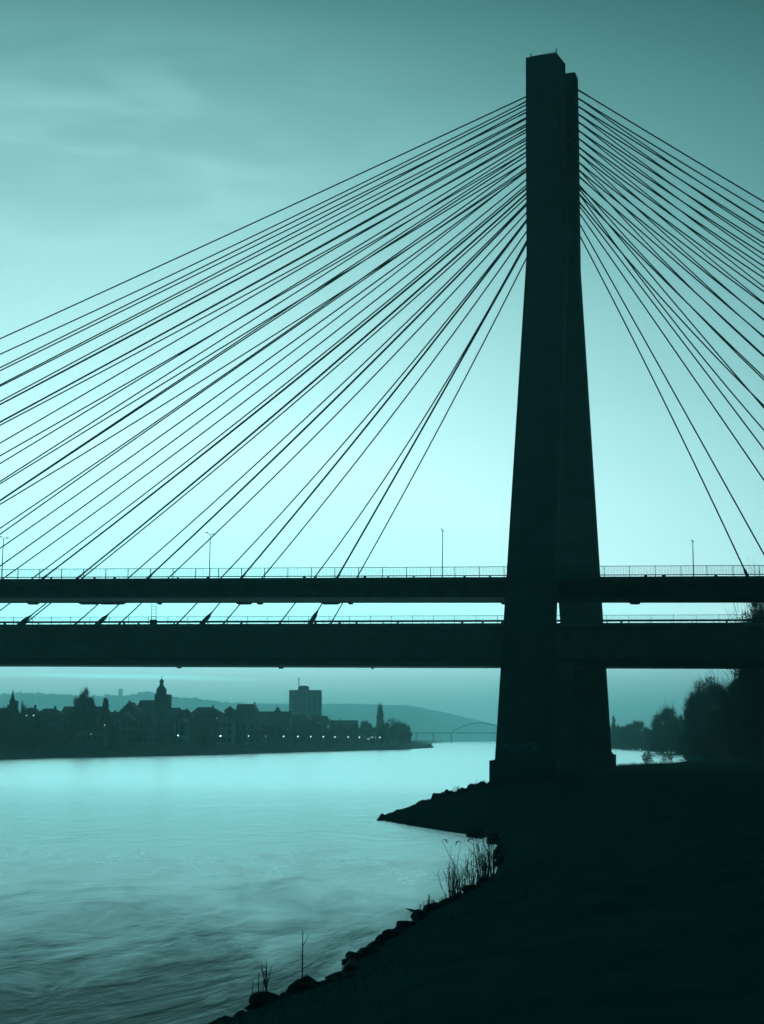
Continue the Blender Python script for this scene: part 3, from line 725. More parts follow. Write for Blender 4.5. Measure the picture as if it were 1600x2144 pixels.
stems_plant(935, 1035, 90, .4, 1.5, 1, 'big tangle of tall dry stalks with bent seed heads on the near bank', fy, heads=0, branch=3, lean=.2, rad=.010)
stems_plant(945, 1032, 14, 1.6, 2.3, 2, 'tallest nodding stalks rising out of the big tangle of dry stalks', fy, heads=.85, branch=1, lean=.10, rad=.012, sag=.05)
stems_plant(1005, 1040, 16, 1.1, 1.9, 9, 'upright brushy shrub at the inlet end of the big tangle of stalks', fy, branch=4, lean=.12, rad=.013)
stems_plant(876, 900, 7, .25, .62, 3, 'short stiff broken stalks where the bank steps down toward the water', fy, branch=1, lean=.05, rad=.018)
stems_plant(902, 935, 16, .18, .42, 4, 'row of stubby cut stalks just below the big tangle', fy, branch=1, lean=.08, rad=.013)
stems_plant(522, 572, 8, .45, .95, 5, 'bunch of thin bare stalks on the lowest boulder', fy, branch=1, lean=.12, rad=.012)
stems_plant(628, 634, 1, 1.45, 1.46, 6, 'single tall stalk standing alone above the boulders', fy, branch=2, lean=.02, rad=.016)
stems_plant(612, 640, 4, .2, .42, 7, 'short stubs beside the single tall stalk', fy, branch=0, lean=.05, rad=.02)
# drifting branch off the bank
b = G(861, 1908); e = empty('driftwood', b, 'dark piece of driftwood floating just off the stubby stalks', 'driftwood')
mb = MB(); mb.tube([b + Vector((-.18, 0, .10)), b + Vector((-.05, 0, .05)), b + Vector((.07, 0, .02)), b + Vector((.14, 0, .04))], [.015, .035, .05, .015], 6); mb.build('log', MT['wood'], e, smooth=True)
mb = MB(); mb.tube([b + Vector((.0, 0, .04)), b + Vector((.02, -.1, .12))], [.012, .005], 4); mb.build('twig', MT['wood'], e)
# boulders
import bmesh
def rock_mesh(seed):
    rnd = random.Random(seed); bm = bmesh.new(); bmesh.ops.create_icosphere(bm, subdivisions=3, radius=1.08)
    for v in bm.verts:
        n = v.co.normalized(); k = 1 + .28 * mnoise.noise(n * 1.1 + Vector((seed * 3.7, 0, 0))) + .16 * mnoise.noise(n * 2.6 + Vector((0, seed * 2.1, 0))) + .05 * mnoise.noise(n * 7 + Vector((0, 0, seed)))
        v.co = n * k
        for a in range(11):                # broken, flattened faces
            d = Vector((math.sin(seed * 5 + a * 2.4), math.cos(seed * 3 + a * 1.7), math.sin(seed + a * 3.1))).normalized(); q = v.co.dot(d)
            if q > .66: v.co -= d * (q - .66) * .97
    me = bpy.data.meshes.new('boulder'); bm.to_mesh(me); bm.free(); me.materials.append(MT['rock']); return me
ROCK = [rock_mesh(s) for s in range(7)]
rr_ = random.Random(77)
def boulder(loc, s, label, group=None, flat=.65):
    o = bpy.data.objects.new('boulder', ROCK[rr_.randrange(7)]); COL.objects.link(o); o.location = loc
    o.scale = (s * rr_.uniform(.85, 1.2), s * rr_.uniform(.8, 1.1), s * flat * rr_.uniform(.85, 1.15)); o.rotation_euler = (rr_.uniform(-.2, .2), rr_.uniform(-.2, .2), rr_.uniform(0, 6.28))
    tag(o, label, 'boulder', group)
def rock_px(x, y, wpx, label, group=None, sink=.25, flat=.65):
    g = G(x, y); D = g.y; s = wpx / FPX * D / 2; boulder((g.x, g.y, s * flat * (1 - sink) - .1), s, label, group, flat)
NBK = 'boulders heaped along the near bank'
for x, y, wd in [(505, 2135, 60), (560, 2115, 95), (640, 2092, 100), (600, 2100, 60), (690, 2072, 70), (712, 2050, 60), (745, 2012, 60), (740, 2035, 70), (785, 1990, 60), (820, 1965, 55), (850, 1945, 55), (880, 1925, 55), (905, 1908, 50), (935, 1900, 50), (958, 1884, 40),
                 (990, 1866, 44), (1020, 1846, 40), (660, 2095, 80), (720, 2070, 80), (775, 2010, 70), (835, 1962, 60), (470, 2150, 70)]:
    rock_px(x, y + 4, wd, 'dark rounded boulder in the heap along the near bank edge', NBK, flat=.6)
for i in range(46):
    x = rr_.uniform(500, 1010); y = fy(x) + rr_.uniform(-3, 10)
    rock_px(x, y, rr_.uniform(10, 26), 'small broken stone among the boulders of the near bank', 'small stones of the near bank', sink=.1, flat=.8)
rock_px(484, 2126, 22, 'small flat stone in the water beside the lowest boulder', sink=.5, flat=.4)
rock_px(458, 2143, 36, 'flat stone awash at the bottom edge of the river')
rock_px(683, 2072, 27, 'upright blocky boulder standing apart beside the notch of the bank', flat=1.0)
rock_px(739, 2004, 13, 'small pale stone half under water above the blocky boulder', sink=.4)
rock_px(729, 2013, 7, 'narrow pointed stone perched on the step of the bank', flat=1.8)
rock_px(788, 1978, 22, 'rounded stone lying in the shallows off the near bank', sink=.3)
rock_px(772, 1981, 13, 'thin flat stone lying beside the rounded stone in the shallows', sink=.5, flat=.4)
rock_px(776, 1970, 10, 'tiny stone showing above water beyond the flat stone in the shallows', sink=.6, flat=.4)
INL = [(1044, 1816), (1050, 1790), (1044, 1768), (1026, 1754), (985, 1748)]
for i in range(34):
    t = rr_.random() * 3.999; k = int(t); x = lerp(INL[k][0], INL[k + 1][0], t - k) + rr_.uniform(-9, 8); y = lerp(INL[k][1], INL[k + 1][1], t - k) + rr_.uniform(-2, 4)
    rock_px(x, y, rr_.uniform(8, 24), 'broken stone around the little bay behind the tall stalks', 'stones around the little bay', sink=.1, flat=.8)
SPT = 'stones along the spit ridge'
for i in range(44):
    t = i / 43; a, b2 = G(796, 1713), Vector((XZ(1040, 0, 134).x, 134, 0)); q = a.lerp(b2, t); q.x += rr_.uniform(-.4, .6); q.y += rr_.uniform(-1.2, 2.0)
    z = zat(q.x, q.y); boulder((q.x, q.y, max(z, 0) + .03), rr_.uniform(.22, .6) * (.75 if t < .1 else 1), 'dark jagged stone on the ridge of the stone spit', SPT, .8)
for i in range(16):
    t = i / 15; q = G(lerp(800, 1000, t), lerp(1718, 1747, t) - 1); boulder((q.x, q.y, .05), rr_.uniform(.25, .5), 'dark stone at the near waterline of the spit', 'stones at the waterline of the spit', .6)
for x, y, wd, lb in [(866, 1690, 13, 'squared stone standing up on the ridge of the spit'), (883, 1684, 14, 'rounded stone standing up beside the squared stone on the spit'), (811, 1706, 4, 'tiny upright stone near the tip of the spit'), (792, 1714, 9, 'outermost stone at the tip of the spit')]:
    g = P(x, y, 108 if x > 820 else 104); boulder((g.x, g.y, g.z - .2), wd / FPX * 108 / 1.6, lb, None, 1.0)
# grass
rnd = random.Random(9); mb = MB()
def blade(p, h, wd):
    a = rnd.uniform(0, 3.14); s = Vector((math.cos(a), math.sin(a), 0)) * wd; l = Vector((rnd.gauss(0, .3) * h, rnd.gauss(0, .3) * h, h))
    mb.add([p - s, p + s, p + l * .6 + s * .6, p + l * .6 - s * .6, p + l + Vector((l.x * .3, l.y * .3, -.05 * h))], [(0, 1, 2, 3), (3, 2, 4)])
pts_g = []
for _ in range(2600):
    y = rnd.uniform(14, 62); x = float(np.interp(y, [12, 28, 58], [-12, -3.5, 5])) + abs(rnd.gauss(0, 1)) * 2.2 + .4; pts_g.append((x, y, .16, .007))
for _ in range(6000): pts_g.append((rnd.uniform(44, 85), rnd.uniform(235, 300), .5, .03))
for _ in range(1500):
    t = rnd.random(); pts_g.append((lerp(2, 12, t) + rnd.uniform(-.5, 2.5), lerp(107, 130, t) + rnd.uniform(-1, 1), .18, .012))
ax = np.array([[p[0] for p in pts_g]]); ay = np.array([[p[1] for p in pts_g]]); az, as_ = land_z(ax, ay)
for (x, y, h, wd), z, s in zip(pts_g, az[0], as_[0]):
    if s > .3: blade(Vector((x, y, z - .02)), h * rnd.uniform(.5, 1.6), wd)
tag(mb.build('grass', MT['grass']), kind='stuff')

# ------------------------------------------------------------------ the town across the river
def house(x0, x1, dD, ye, yr, label, style='gable', walls='wall', depth=11, cols=3, floors=2, chim=1, ridge=None, name='house', zb=4.4, cat='house', win=True, gable_front=False):
    """x0..x1, eaves row ye and ridge row yr in the photo; dD is how far behind the waterline it stands"""
    xm = (x0 + x1) / 2; D = shore_D(xm) + dD; a, b = P(x0, ye, D), P(x1, ye, D); W = b.x - a.x; ze = a.z; zr = P(xm, yr, D + depth / 2).z
    e = empty(name, ((a.x + b.x) / 2, D + depth / 2, zb), label, cat); X0, X1, Y0, Y1 = a.x, b.x, D, D + depth
    mb = MB()
    if style == 'flat' or not (style == 'gable' and gable_front): mb.box(X0, X1, Y0, Y1, zb - .5, ze)
    xc = (X0 + X1) / 2; yc = (Y0 + Y1) / 2; o = .35
    rf = MB()
    if style == 'gable' and gable_front:
        mb.hexa([(X0, Y0, zb - .5), (X1, Y0, zb - .5), (X1, Y0, ze), (xc, Y0, zr - .12), (X0, Y0, ze)], [(X0, Y1, zb - .5), (X1, Y1, zb - .5), (X1, Y1, ze), (xc, Y1, zr - .12), (X0, Y1, ze)])
        for s, xa in ((1, X0 - o), (-1, X1 + o)):
            rf.hexa([(xa, Y0 - o, ze - .2), (xc, Y0 - o, zr), (xc, Y0 - o, zr + .25), (xa, Y0 - o, ze + .05)], [(xa, Y1 + o, ze - .2), (xc, Y1 + o, zr), (xc, Y1 + o, zr + .25), (xa, Y1 + o, ze + .05)])
    elif style == 'gable':
        mb.hexa([(X0, Y0, ze), (X0, Y1, ze), (X0, yc, zr - .12)], [(X0 + .3, Y0, ze), (X0 + .3, Y1, ze), (X0 + .3, yc, zr - .12)])
        mb.hexa([(X1 - .3, Y0, ze), (X1 - .3, Y1, ze), (X1 - .3, yc, zr - .12)], [(X1, Y0, ze), (X1, Y1, ze), (X1, yc, zr - .12)])
        for ya in (Y0 - o, Y1 + o):
            rf.hexa([(X0 - o, ya, ze - .2), (X0 - o, yc, zr), (X0 - o, yc, zr + .25), (X0 - o, ya, ze + .05)], [(X1 + o, ya, ze - .2), (X1 + o, yc, zr), (X1 + o, yc, zr + .25), (X1 + o, ya, ze + .05)])
    elif style in ('hip', 'mansard', 'pyramid'):
        if ridge: r0, r1 = P(ridge[0], yr, D + depth / 2).x, P(ridge[1], yr, D + depth / 2).x
        else: r0, r1 = (xc - .01, xc + .01) if style == 'pyramid' else (X0 + W * .25, X1 - W * .25)
        yi = .01 if style != 'mansard' else depth * .38
        rf.hexa([(X0 - o, Y0 - o, ze + .01), (X1 + o, Y0 - o, ze + .01), (X1 + o, Y1 + o, ze + .01), (X0 - o, Y1 + o, ze + .01)], [(r0, yc - yi, zr), (r1, yc - yi, zr), (r1, yc + yi, zr), (r0, yc + yi, zr)])
    else:
        rf.box(X0 - .1, X1 + .1, Y0 - .1, Y1 + .1, ze + .01, ze + .6)
    mb.build('wall', MT[walls], e); ro = rf.build('roof', MT['roof'], e)
    rnd = random.Random(int(x0 * 7 + ye))
    for k in range(chim):
        cx = lerp(X0, X1, rnd.choice((.22, .35, .65, .8))) if not ridge else (r1 if k == 0 else r0); c = MB(); zc = lerp(ze, zr, .6) if style != 'flat' else ze + .3
        cy = yc + .4; c.box(cx - .35, cx + .35, cy, cy + .7, zc, zr + rnd.uniform(.7, 1.5)); c.build('chimney', MT['wall'], ro)
    if win:
        fl = (ze - zb) / max(floors, 1); ww = min(1.15, W / cols * .42); hh = min(1.7, fl * .55)
        for f in range(floors):
            for c_ in range(cols):
                if rnd.random() < .28 and walls != 'wall_pale': continue
                wx = lerp(X0, X1, (c_ + .5) / cols); wz = zb + fl * (f + .28); fr = MB()
                fr.box(wx - ww / 2 - .1, wx + ww / 2 + .1, Y0 - .05, Y0 + .05, wz - .1, wz + hh + .1); fo = fr.build('window', MT['frame'] if walls != 'wall_pale' else MT['wall'], e)
                pn = MB(); pn.box(wx - ww / 2, wx + ww / 2, Y0 - .08, Y0 - .03, wz, wz + hh); pn.build('pane', MT['pane'], fo)
    return e
H = house
# row on the quay and behind it, from the western edge of the picture towards the tower block
H(-30, 22, 60, 1500, 1484, 'dark gabled house at the foot of the slim spire', depth=14, cols=4, floors=3)
H(44, 74, 70, 1497, 1482, 'dark house with a low roof between the slim spire and the grey hipped house', 'hip', depth=12)
H(74, 128, 55, 1496, 1483.5, 'grey hipped house with a broad roof next to the two lit windows', 'hip', ridge=(93, 115), walls='wall', depth=14, cols=5, floors=3, chim=1)
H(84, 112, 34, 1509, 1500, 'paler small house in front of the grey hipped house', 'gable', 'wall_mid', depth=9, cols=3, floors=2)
H(112, 140, 36, 1511, 1501, 'small grey house squeezed between the paler small house and the spreading tree', 'gable', 'wall', depth=9, cols=3, floors=2)
H(128, 205, 80, 1494, 1480.5, 'long dark house whose roof runs behind the spreading tree', 'gable', depth=13, cols=6, floors=3)
H(148, 216, 22, 1531, 1528, 'low flat quay building under the spreading tree', 'flat', 'wall_mid', depth=8, cols=6, floors=1, chim=0)
H(206, 248, 60, 1506, 1492, 'dark house with its roof under the conifer', 'gable', depth=12, cols=3, floors=3)
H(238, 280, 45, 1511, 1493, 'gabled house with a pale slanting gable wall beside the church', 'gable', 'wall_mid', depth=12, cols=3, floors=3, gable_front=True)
H(252, 288, 75, 1489, 1471.5, 'tall pointed gable house just west of the church nave', 'gable', depth=12, cols=2, floors=4, gable_front=True)
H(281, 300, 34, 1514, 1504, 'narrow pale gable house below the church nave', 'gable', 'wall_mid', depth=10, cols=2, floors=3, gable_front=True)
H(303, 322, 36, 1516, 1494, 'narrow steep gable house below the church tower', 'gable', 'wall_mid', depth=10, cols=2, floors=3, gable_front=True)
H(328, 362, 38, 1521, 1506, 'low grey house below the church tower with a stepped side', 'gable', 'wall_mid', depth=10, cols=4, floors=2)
H(345, 372, 70, 1494, 1483, 'dark roofed house leaning against the church tower', 'gable', depth=12, cols=2, floors=3)
H(362, 400, 62, 1500, 1486, 'dark house between the church and the large hipped roof house', 'hip', depth=12, cols=3, floors=3)
H(372, 390, 34, 1516, 1505, 'pale narrow gable house beside the brightest quay lamp', 'gable', 'wall_pale', depth=10, cols=1, floors=3, gable_front=True)
H(399, 463, 75, 1494, 1480.5, 'large house with a broad hipped roof and a ridge chimney', 'hip', ridge=(415, 446), depth=18, cols=6, floors=3, chim=1)
H(398, 450, 40, 1520, 1504, 'low dark house in front of the large hipped roof house', 'gable', depth=11, cols=4, floors=2)
H(450, 487, 30, 1511, 1503, 'white three storey house with nine windows facing the river', 'hip', 'wall_pale', depth=11, cols=3, floors=3, chim=2)
H(470, 490, 78, 1488, 1478, 'small pointed turret house behind the white house', 'pyramid', depth=8, cols=1, floors=4, chim=0)
H(487, 503, 66, 1497, 1487, 'narrow dark house beside the mansard block', 'gable', depth=12, cols=2, floors=3)
H(495, 537, 70, 1490, 1475, 'dark mansard block with a flat topped roof', 'mansard', depth=16, cols=4, floors=3, ridge=(500, 533), chim=1)
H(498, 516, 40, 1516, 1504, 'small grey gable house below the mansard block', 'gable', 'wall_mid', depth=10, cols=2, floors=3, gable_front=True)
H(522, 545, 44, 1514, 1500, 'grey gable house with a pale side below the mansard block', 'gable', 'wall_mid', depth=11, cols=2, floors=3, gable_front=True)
H(536, 607, 95, 1503, 1490.5, 'long dark roofed hall with a small turret on its ridge', 'gable', depth=16, cols=8, floors=3, chim=0)
H(575, 587, 90, 1490, 1479, 'small pointed turret on the long hall roof', 'pyramid', name='turret', cat='turret', depth=4, cols=1, floors=1, zb=P(581, 1499, shore_D(581) + 90).z, win=False, chim=0)
H(552, 600, 40, 1523, 1508, 'dark low house in front of the long hall', 'gable', depth=11, cols=5, floors=2)
H(600, 650, 70, 1512, 1498, 'dark house at the foot of the tower block', 'hip', depth=13, cols=4, floors=3)
H(655, 684, 66, 1511, 1500, 'dark stepped house on the far side of the tower block', 'gable', depth=13, cols=3, floors=3)
H(681, 693, 45, 1516, 1507, 'narrow grey gable house beyond the tower block', 'gable', 'wall_mid', depth=10, cols=2, floors=3, gable_front=True)
H(693, 748, 80, 1519, 1509, 'long low roofed building before the round riverside trees', 'gable', depth=14, cols=7, floors=2)
H(640, 676, 40, 1526, 1515, 'low grey house behind the quay lamps under the tower block', 'gable', 'wall', depth=10, cols=4, floors=2)

# church with its onion topped tower
D = shore_D(335) + 110
ch = empty('church', (P(335, 1500, D).x, D, 4.5), 'church with a square tower under an onion dome and spike', 'church')
def bxp(name, x0, x1, y0, y1, D0, dep, m, par=ch):
    a, b = P(x0, y0, D0), P(x1, y1, D0); mb = MB(); mb.box(a.x, b.x, D0, D0 + dep, b.z, a.z); return mb.build(name, m, par)
n0, n1 = P(284, 1490, D), P(326, 1490, D); zr = P(300, 1466, D + 7).z
mb = MB(); mb.box(n0.x, n1.x, D, D + 14, 4, n0.z); mb.build('nave', MT['wall'], ch)
mb = MB(); r0, r1 = P(294, 1466, D + 7).x, P(326, 1466, D + 7).x
mb.hexa([(n0.x - .4, D - .4, n0.z + .01), (n1.x, D - .4, n0.z + .01), (n1.x, D + 14.4, n0.z + .01), (n0.x - .4, D + 14.4, n0.z + .01)], [(r0, D + 6.99, zr), (r1, D + 6.99, zr), (r1, D + 7.01, zr), (r0, D + 7.01, zr)]); mb.build('roof', MT['roof'], ch)
tw = bxp('tower', 324, 352.5, 1454, 1545, D + 2, 7, MT['wall'])
cx = P(338.3, 1440, D + 5.5); ring = lambda hw, y: (hw / FPX * (D + 5.5) * 1.06, P(338.3, y, D + 5.5).z)
mb = MB(); prof_ = [(10.3, 1455), (10.0, 1447), (10.2, 1445), (8.0, 1440), (5.0, 1436.5), (3.9, 1434), (3.7, 1429), (4.6, 1427.5), (4.1, 1425), (1.8, 1422.5), (.6, 1420.5)]
mb.tube([(cx.x, cx.y, ring(h, y)[1]) for h, y in prof_], [ring(h, y)[0] for h, y in prof_], 8); dm = mb.build('dome', MT['roof'], ch)
mb = MB(); mb.tube([(cx.x, cx.y, ring(1, 1421)[1]), (cx.x, cx.y, ring(1, 1413.5)[1])], [.14, .06], 5); z = ring(1, 1416.2)[1]; mb.box(cx.x - .45, cx.x + .45, cx.y - .06, cx.y + .06, z - .06, z + .06); mb.build('cross', MT['roof'], dm)
for x in (331.5, 345):
    w_ = bxp('belfry_opening', x - 2, x + 2, 1460, 1468, D + 1.93, .2, MT['pane'], tw)
for x in (289, 300, 311, 320): bxp('window', x - 1.3, x + 1.3, 1494, 1504, D - .08, .2, MT['pane'], ch)
# small church with a slim spire at the western edge
D2 = shore_D(26) + 90; sp = empty('chapel', (P(26, 1500, D2).x, D2, 4.5), 'small chapel with a slim needle spire', 'chapel')
bxp('tower', 20, 32.5, 1467, 1540, D2, 2.2, MT['wall'], sp)
mb = MB(); c2 = P(26.2, 1470, D2 + 1.1)
mb.tube([(c2.x, c2.y, P(26, y, D2).z) for y in (1467.5, 1463, 1457, 1450, 1443.5)], [1.25, .8, .5, .28, .05], 8); mb.build('spire', MT['roof'], sp)
bxp('nave', 8, 20.5, 1482, 1540, D2 + 1, 8, MT['wall'], sp)
# tower block
D3 = shore_D(640) + 420; tb = empty('tower_block', (P(638, 1500, D3).x, D3, 6), 'tall grey tower block with a mast, highest building of the town', 'tower block')
wl_ = bxp('wall', 605.7, 671.5, 1446.2, 1550, D3, 16, MT['wall_mid'], tb)
bxp('parapet', 605.2, 672, 1444.8, 1446.5, D3 - .2, 16.4, MT['roof'], tb)
bxp('plant_room', 624.3, 646.3, 1437, 1446, D3 + 4, 8, MT['wall'], tb)
bxp('roof_hut', 628, 642, 1435.6, 1437.2, D3 + 5, 5, MT['wall'], tb)
mb = MB(); c3 = P(625.8, 1446, D3 + 5); zt3 = P(625.8, 1418, D3).z; mb.tube([c3, (c3.x, c3.y, zt3)], [.22, .12], 5)
for k in (.45, .62, .8, .93): z = lerp(c3.z, zt3, k); mb.box(c3.x - .42, c3.x + .42, c3.y - .3, c3.y + .3, z - .5, z + .7)
mb.build('mast', MT['rail'], tb)
for r_ in range(13):
    for c_ in range(7):
        x = lerp(609, 668.5, c_ / 6); y = 1451 + r_ * 6.2; a = P(x, y, D3); mb = MB(); mb.box(a.x - 1.25, a.x + 1.25, D3 - .12, D3 + .05, a.z - .95, a.z + .75); mb.build('window', MT['pane'], tb)
# lookout tower on the wooded ridge
D4 = 6180; lt = empty('lookout_tower', (P(252, 1455, D4).x, D4, P(252, 1456, D4).z), 'stubby lookout tower on the ridge of the wooded hill', 'tower')
bxp('shaft', 248.5, 255.5, 1444, 1462, D4, 12, MT['wall'], lt); bxp('battlement', 248.5, 251, 1442, 1444, D4, 12, MT['wall'], lt); bxp('battlement', 253, 255.5, 1441, 1444, D4, 12, MT['wall'], lt)

# town trees
TG = 'trees of the town'
def tt(kind, seed, x, yt, w_, dD, label, **k): tree_px('tree', kind, seed, x, yt, shore_D(x) + dD, w_, label, zb=4.4, group=TG, **k)
tt('round', 41, 179, 1450, 46, 50, 'big spreading tree standing above the town roofs', dens=4, sl=1.1)
tt('bush', 42, 178, 1468, 44, 48, 'lower dark foliage under the big spreading tree', dens=3.5, sl=1.1)
tt('conifer', 43, 222, 1461, 36, 52, 'pointed conifer beside the big spreading tree', dens=5, sl=1.5)
tt('bush', 44, 56, 1477, 36, 60, 'dark round tree between the slim spire and the hipped house', dens=3.5, sl=1.1)
tt('bush', 45, 8, 1481, 40, 40, 'dark tree at the western edge of the town', dens=3.5, sl=1.1)
tt('conifer', 46, 47, 1467, 9, 85, 'thin pointed tree right beside the slim spire', dens=4, sl=1.6)
tt('bush', 47, 246, 1487, 26, 66, 'low round tree between the conifer and the church', dens=3, sl=1.1)
tt('bush', 48, 666, 1494, 38, 90, 'round tree at the foot of the tower block', dens=3.5, sl=1.1)
tt('bush', 49, 690, 1505, 26, 60, 'low bushy tree beside the narrow grey gable house', dens=3, sl=1.1)
tt('bush', 50, 767, 1505, 30, 60, 'round tree west of the slender poplar', dens=3, sl=1.1)
tt('poplar', 51, 796, 1477.5, 13, 60, 'slender poplar towering over the riverside trees', dens=2.0)
tt('bush', 52, 826, 1503, 52, 40, 'largest round riverside tree, beyond the poplar', dens=2.0, sl=.8)
tt('bush', 53, 848, 1520, 30, 30, 'low tree at the tip of the town bank', dens=3, sl=1.1)
tt('bush', 54, 745, 1514, 30, 40, 'low round tree in front of the long low roofed building', dens=3, sl=1.1)
tt('bush', 80, 100, 1521, 46, 24, 'dark quay tree in front of the paler small house', dens=3, sl=1.2)
tt('bush', 81, 142, 1512, 30, 28, 'dark round tree between the small grey house and the low flat building', dens=3, sl=1.2)
tt('bush', 82, 290, 1524, 36, 24, 'low dark quay tree under the church nave', dens=3, sl=1.2)
tt('bush', 83, 350, 1526, 34, 22, 'low dark quay tree under the church tower', dens=3, sl=1.2)
tt('bush', 84, 268, 1483, 22, 82, 'round treetop rising between the pointed gable house and the conifer', dens=3, sl=1.2)
tt('bush', 85, 395, 1503, 26, 50, 'dark round tree between the pale narrow gable house and the hipped roof house', dens=3, sl=1.2)
tt('bush', 86, 585, 1524, 46, 24, 'wide low quay tree west of the tower block', dens=3, sl=1.2)
tt('bush', 87, 625, 1505, 34, 46, 'leafy tree rising before the tower block wall', dens=3, sl=1.2)
tt('bush', 88, 690, 1526, 36, 22, 'low quay tree before the narrow grey gable house', dens=3, sl=1.2)
tt('bush', 89, 810, 1512, 40, 30, 'round riverside tree leaning against the poplar foot', dens=3, sl=1.2)
tt('bush', 90, 838, 1512, 40, 36, 'full round riverside tree at the end of the town', dens=3, sl=1.2)
tt('bush', 91, 495, 1523, 22, 24, 'small quay tree beside the white house corner', dens=3, sl=1.2)
tt('bush', 92, 200, 1516, 34, 40, 'dark tree overlapping the low flat quay building', dens=3, sl=1.2)
tt('bush', 93, 20, 1520, 60, 26, 'dark thicket on the quay under the slim spire', dens=3, sl=1.2)
tt('conifer', 55, 856, 1517, 9, 60, 'small pointed tree at the tip of the town bank', dens=4, sl=1.5)
tt('bush', 56, 610, 1516, 40, 34, 'leafy tree on the quay under the tower block', dens=3, sl=1.1)
tt('bush', 57, 560, 1519, 34, 30, 'leafy tree on the quay before the long hall', dens=3, sl=1.1)
tt('bush', 58, 425, 1516, 40, 28, 'leafy tree on the quay beside the white house', dens=3, sl=1.1)
tt('bush', 59, 508, 1520, 22, 26, 'small quay tree between the white house and the long hall', dens=3, sl=1.1)
tt('bush', 60, 715, 1524, 40, 26, 'low leafy tree on the quay between two lamps', dens=3, sl=1.1)
tt('bush', 61, 790, 1521, 40, 28, 'low leafy tree on the quay at the foot of the poplar', dens=3, sl=1.1)
tt('bush', 62, 60, 1515, 60, 25, 'broad dark tree on the western quay', dens=3, sl=1.1)
tt('bush', 63, 236, 1520, 40, 26, 'dark quay tree beneath the conifer', dens=3, sl=1.1)
tt('bush', 64, 650, 1520, 30, 30, 'small leafy quay tree near the low grey house', dens=3, sl=1.1)

# lit lamps along the quay
def quay_lamp(x, y, s, dD, label, arms=1):
    D = shore_D(x) + dD; h = P(x, y, D); zb = 1.0
    s *= .40
    e = empty('quay_lamp', (h.x, D, zb), label, 'street lamp', 'lit lamps along the town quay')
    mb = MB(); mb.tube([(h.x, D, zb), (h.x, D, h.z - .1)], [.09, .06], 5); mb.build('post', MT['lampmetal'], e)
    for k in range(arms):
        q = h + Vector(((k - (arms - 1) / 2) * s * 1.7, 0, 0)); g = MB(); g.tube([q + Vector((0, 0, a * s)) for a in (-1, -.7, 0, .7, 1)], [s * .2, s * .72, s, s * .72, s * .2], 8); g.build('lamp_globe', MT['lamp'], e, smooth=True)
for x, y, s, lb in [(191, 1537, .24, 'small quay lamp on the low flat building'), (219.5, 1518, .26, 'dim lamp high on the house under the conifer'), (373, 1540, .55, 'brightest single quay lamp, by the pale narrow gable house'),
                    (520.6, 1541, .50, 'bright quay lamp between the white house and the long hall'), (556.8, 1541.5, .26, 'small dim quay lamp before the long hall'), (594, 1542, .62, 'bright quay lamp just west of the tower block'),
                    (624, 1542, .58, 'quay lamp straight below the plant room of the tower block'), (651, 1542.5, .56, 'quay lamp straight below the tower block wall'), (677, 1542.5, .62, 'quay lamp by the dark stepped house'),
                    (701.5, 1543, .58, 'quay lamp before the long low roofed building'), (729, 1543.2, .54, 'quay lamp at the far end of the long low roofed building'), (752.6, 1543.5, .58, 'quay lamp below the round tree west of the poplar'),
                    (779.5, 1543.3, .48, 'quay lamp just west of the poplar'), (795.7, 1543.8, .6, 'last quay lamp, at the foot of the poplar'), (771, 1547.6, .42, 'low lamp near the water before the poplar'), (775, 1545.3, .36, 'low lamp next to the one near the water'), (786, 1543.4, .22, 'tiniest lamp beside the poplar')]:
    quay_lamp(x, y, s, 9, lb)
quay_lamp(461.8, 1541, .5, 9, 'double headed bright quay lamp in front of the white house', 2)
# lit windows high in the houses
def lit(x, y, dD, s, label):
    s *= .36; D = shore_D(x) + dD; q = P(x, y, D); e = empty('wall_lamp', q, label, 'lamp', 'small lights on the town houses')
    mb = MB(); mb.box(q.x - s, q.x + s, q.y - .1, q.y + .1, q.z - s * .7, q.z + s * .7); mb.build('lamp_glass', MT['lamp'], e)
    mb = MB(); mb.box(q.x - s * 1.3, q.x + s * 1.3, q.y - .16, q.y + .5, q.z + s * .72, q.z + s); mb.build('hood', MT['roof'], e)
lit(56, 1498, 53, .32, 'first of the two wall lights by the grey hipped house'); lit(70.5, 1498, 52.5, .42, 'second and brighter wall light by the grey hipped house')
lit(454.5, 1503.5, 27, .24, 'tiny light on the white house roof edge'); lit(474.5, 1502.5, 27, .2, 'fainter tiny light on the white house roof'); lit(669.5, 1512.5, 62, .3, 'tiny light on the dark stepped house'); lit(687, 1521, 42, .36, 'tiny light on the narrow grey gable house')

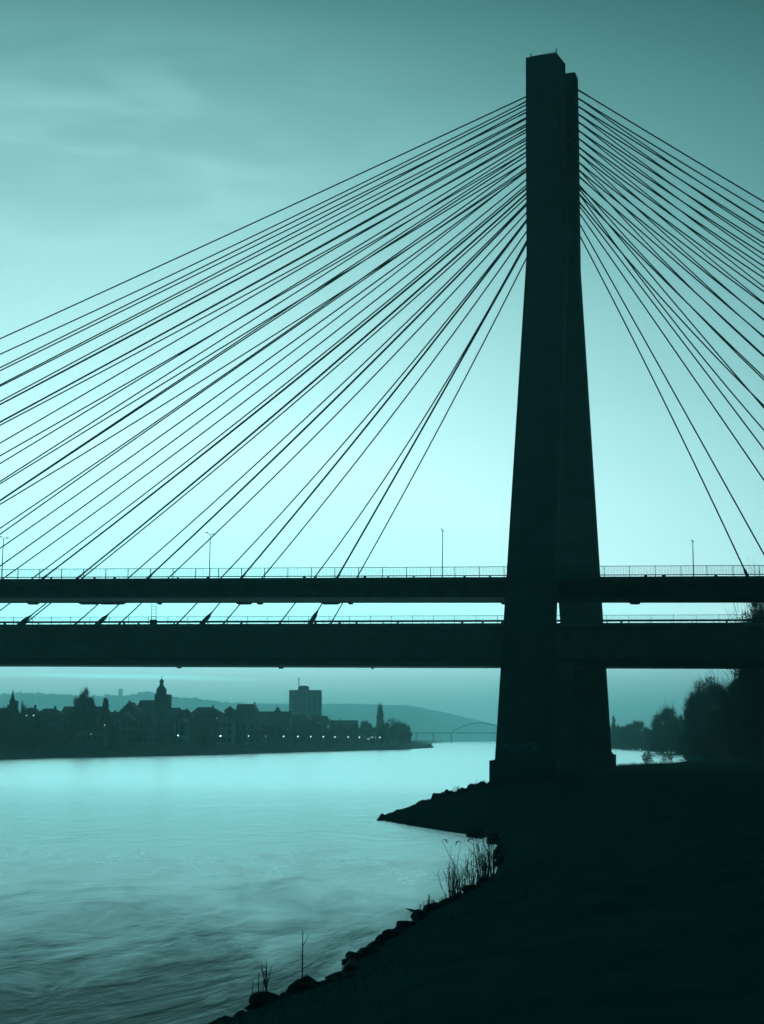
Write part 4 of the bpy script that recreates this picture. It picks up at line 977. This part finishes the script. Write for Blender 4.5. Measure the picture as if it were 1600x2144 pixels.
# moored barge at the tip of the town bank
c = G(893, 1566); e = empty('barge', c, 'flat dark barge moored at the tip of the town bank', 'barge'); s = c.y / FPX
mb = MB(); x0, x1 = c.x - 14 * s, c.x + 12 * s
mb.hexa([(x0 + 1, c.y, -.3), (x1 - .6, c.y, -.3), (x1 - .6, c.y + 3.5, -.3), (x0 + 1, c.y + 3.5, -.3)], [(x0, c.y - .3, 1.0), (x1, c.y - .3, 1.1), (x1, c.y + 3.8, 1.1), (x0, c.y + 3.8, 1.0)]); mb.build('hull', MT['steel'], e)
mb = MB(); mb.box(c.x + 3 * s, c.x + 11 * s, c.y + .4, c.y + 3, 1.05, 3.1); cb = mb.build('cabin', MT['wall'], e)
mb = MB(); mb.box(c.x + 4 * s, c.x + 9.6 * s, c.y + .34, c.y + .45, 1.9, 2.7); mb.build('window', MT['pane'], cb)

# arched bridge far upstream
DA = 3200; ab = empty('arch_bridge', (P(1003, 1550, DA).x, DA, 0), 'faint distant bridge with a low tied arch in the mist', 'bridge')
a, b = P(855, 1533.5, DA), P(1190, 1533.5, DA); mb = MB(); mb.box(a.x, b.x, DA, DA + 12, a.z - 2.9, a.z); mb.build('deck', MT['concrete'], ab)
for yy in (DA - .3, DA + 12.3):
    mb = MB(); mb.tube([(P(x, 1533.5 - 20 * (1 - ((x - 1005) / 60) ** 2), DA).x, yy, P(x, 1533.5 - 20 * (1 - ((x - 1005) / 60) ** 2), DA).z) for x in np.linspace(945, 1065, 25)], 1.35, 6); mb.build('arch', MT['concrete'], ab)
    for i, x in enumerate(np.linspace(957, 1053, 13)):
        q = P(x, 1533.5, DA); h = P(x, 1533.5 - 20 * (1 - ((x - 1005) / 60) ** 2), DA); mb = MB(); mb.tube([(q.x, yy, q.z), (q.x, yy, h.z)], .16, 4); mb.build('hanger', MT['rail'], ab)
for x in (872, 908, 945, 1065, 1110, 1150):
    q = P(x, 1536, DA); mb = MB(); mb.box(q.x - 1.6, q.x + 1.6, DA + 1, DA + 11, -2, a.z - 2.9); mb.build('pier', MT['concrete'], ab)

# ------------------------------------------------------------------ river mist
HAZE = 0.00026
hz = bpy.data.materials.new('river_haze'); hz.use_nodes = True; t = hz.node_tree; t.nodes.clear()
pv = t.nodes.new('ShaderNodeVolumePrincipled'); pv.inputs['Color'].default_value = (.46, .975, .99, 1); pv.inputs['Density'].default_value = HAZE; pv.inputs['Anisotropy'].default_value = .7
out = t.nodes.new('ShaderNodeOutputMaterial'); t.links.new(pv.outputs[0], out.inputs['Volume'])
mb = MB(); mb.box(-6000, 6000, -1000, 9400, -3.2, 250); tag(mb.build('haze', hz), kind='stuff')
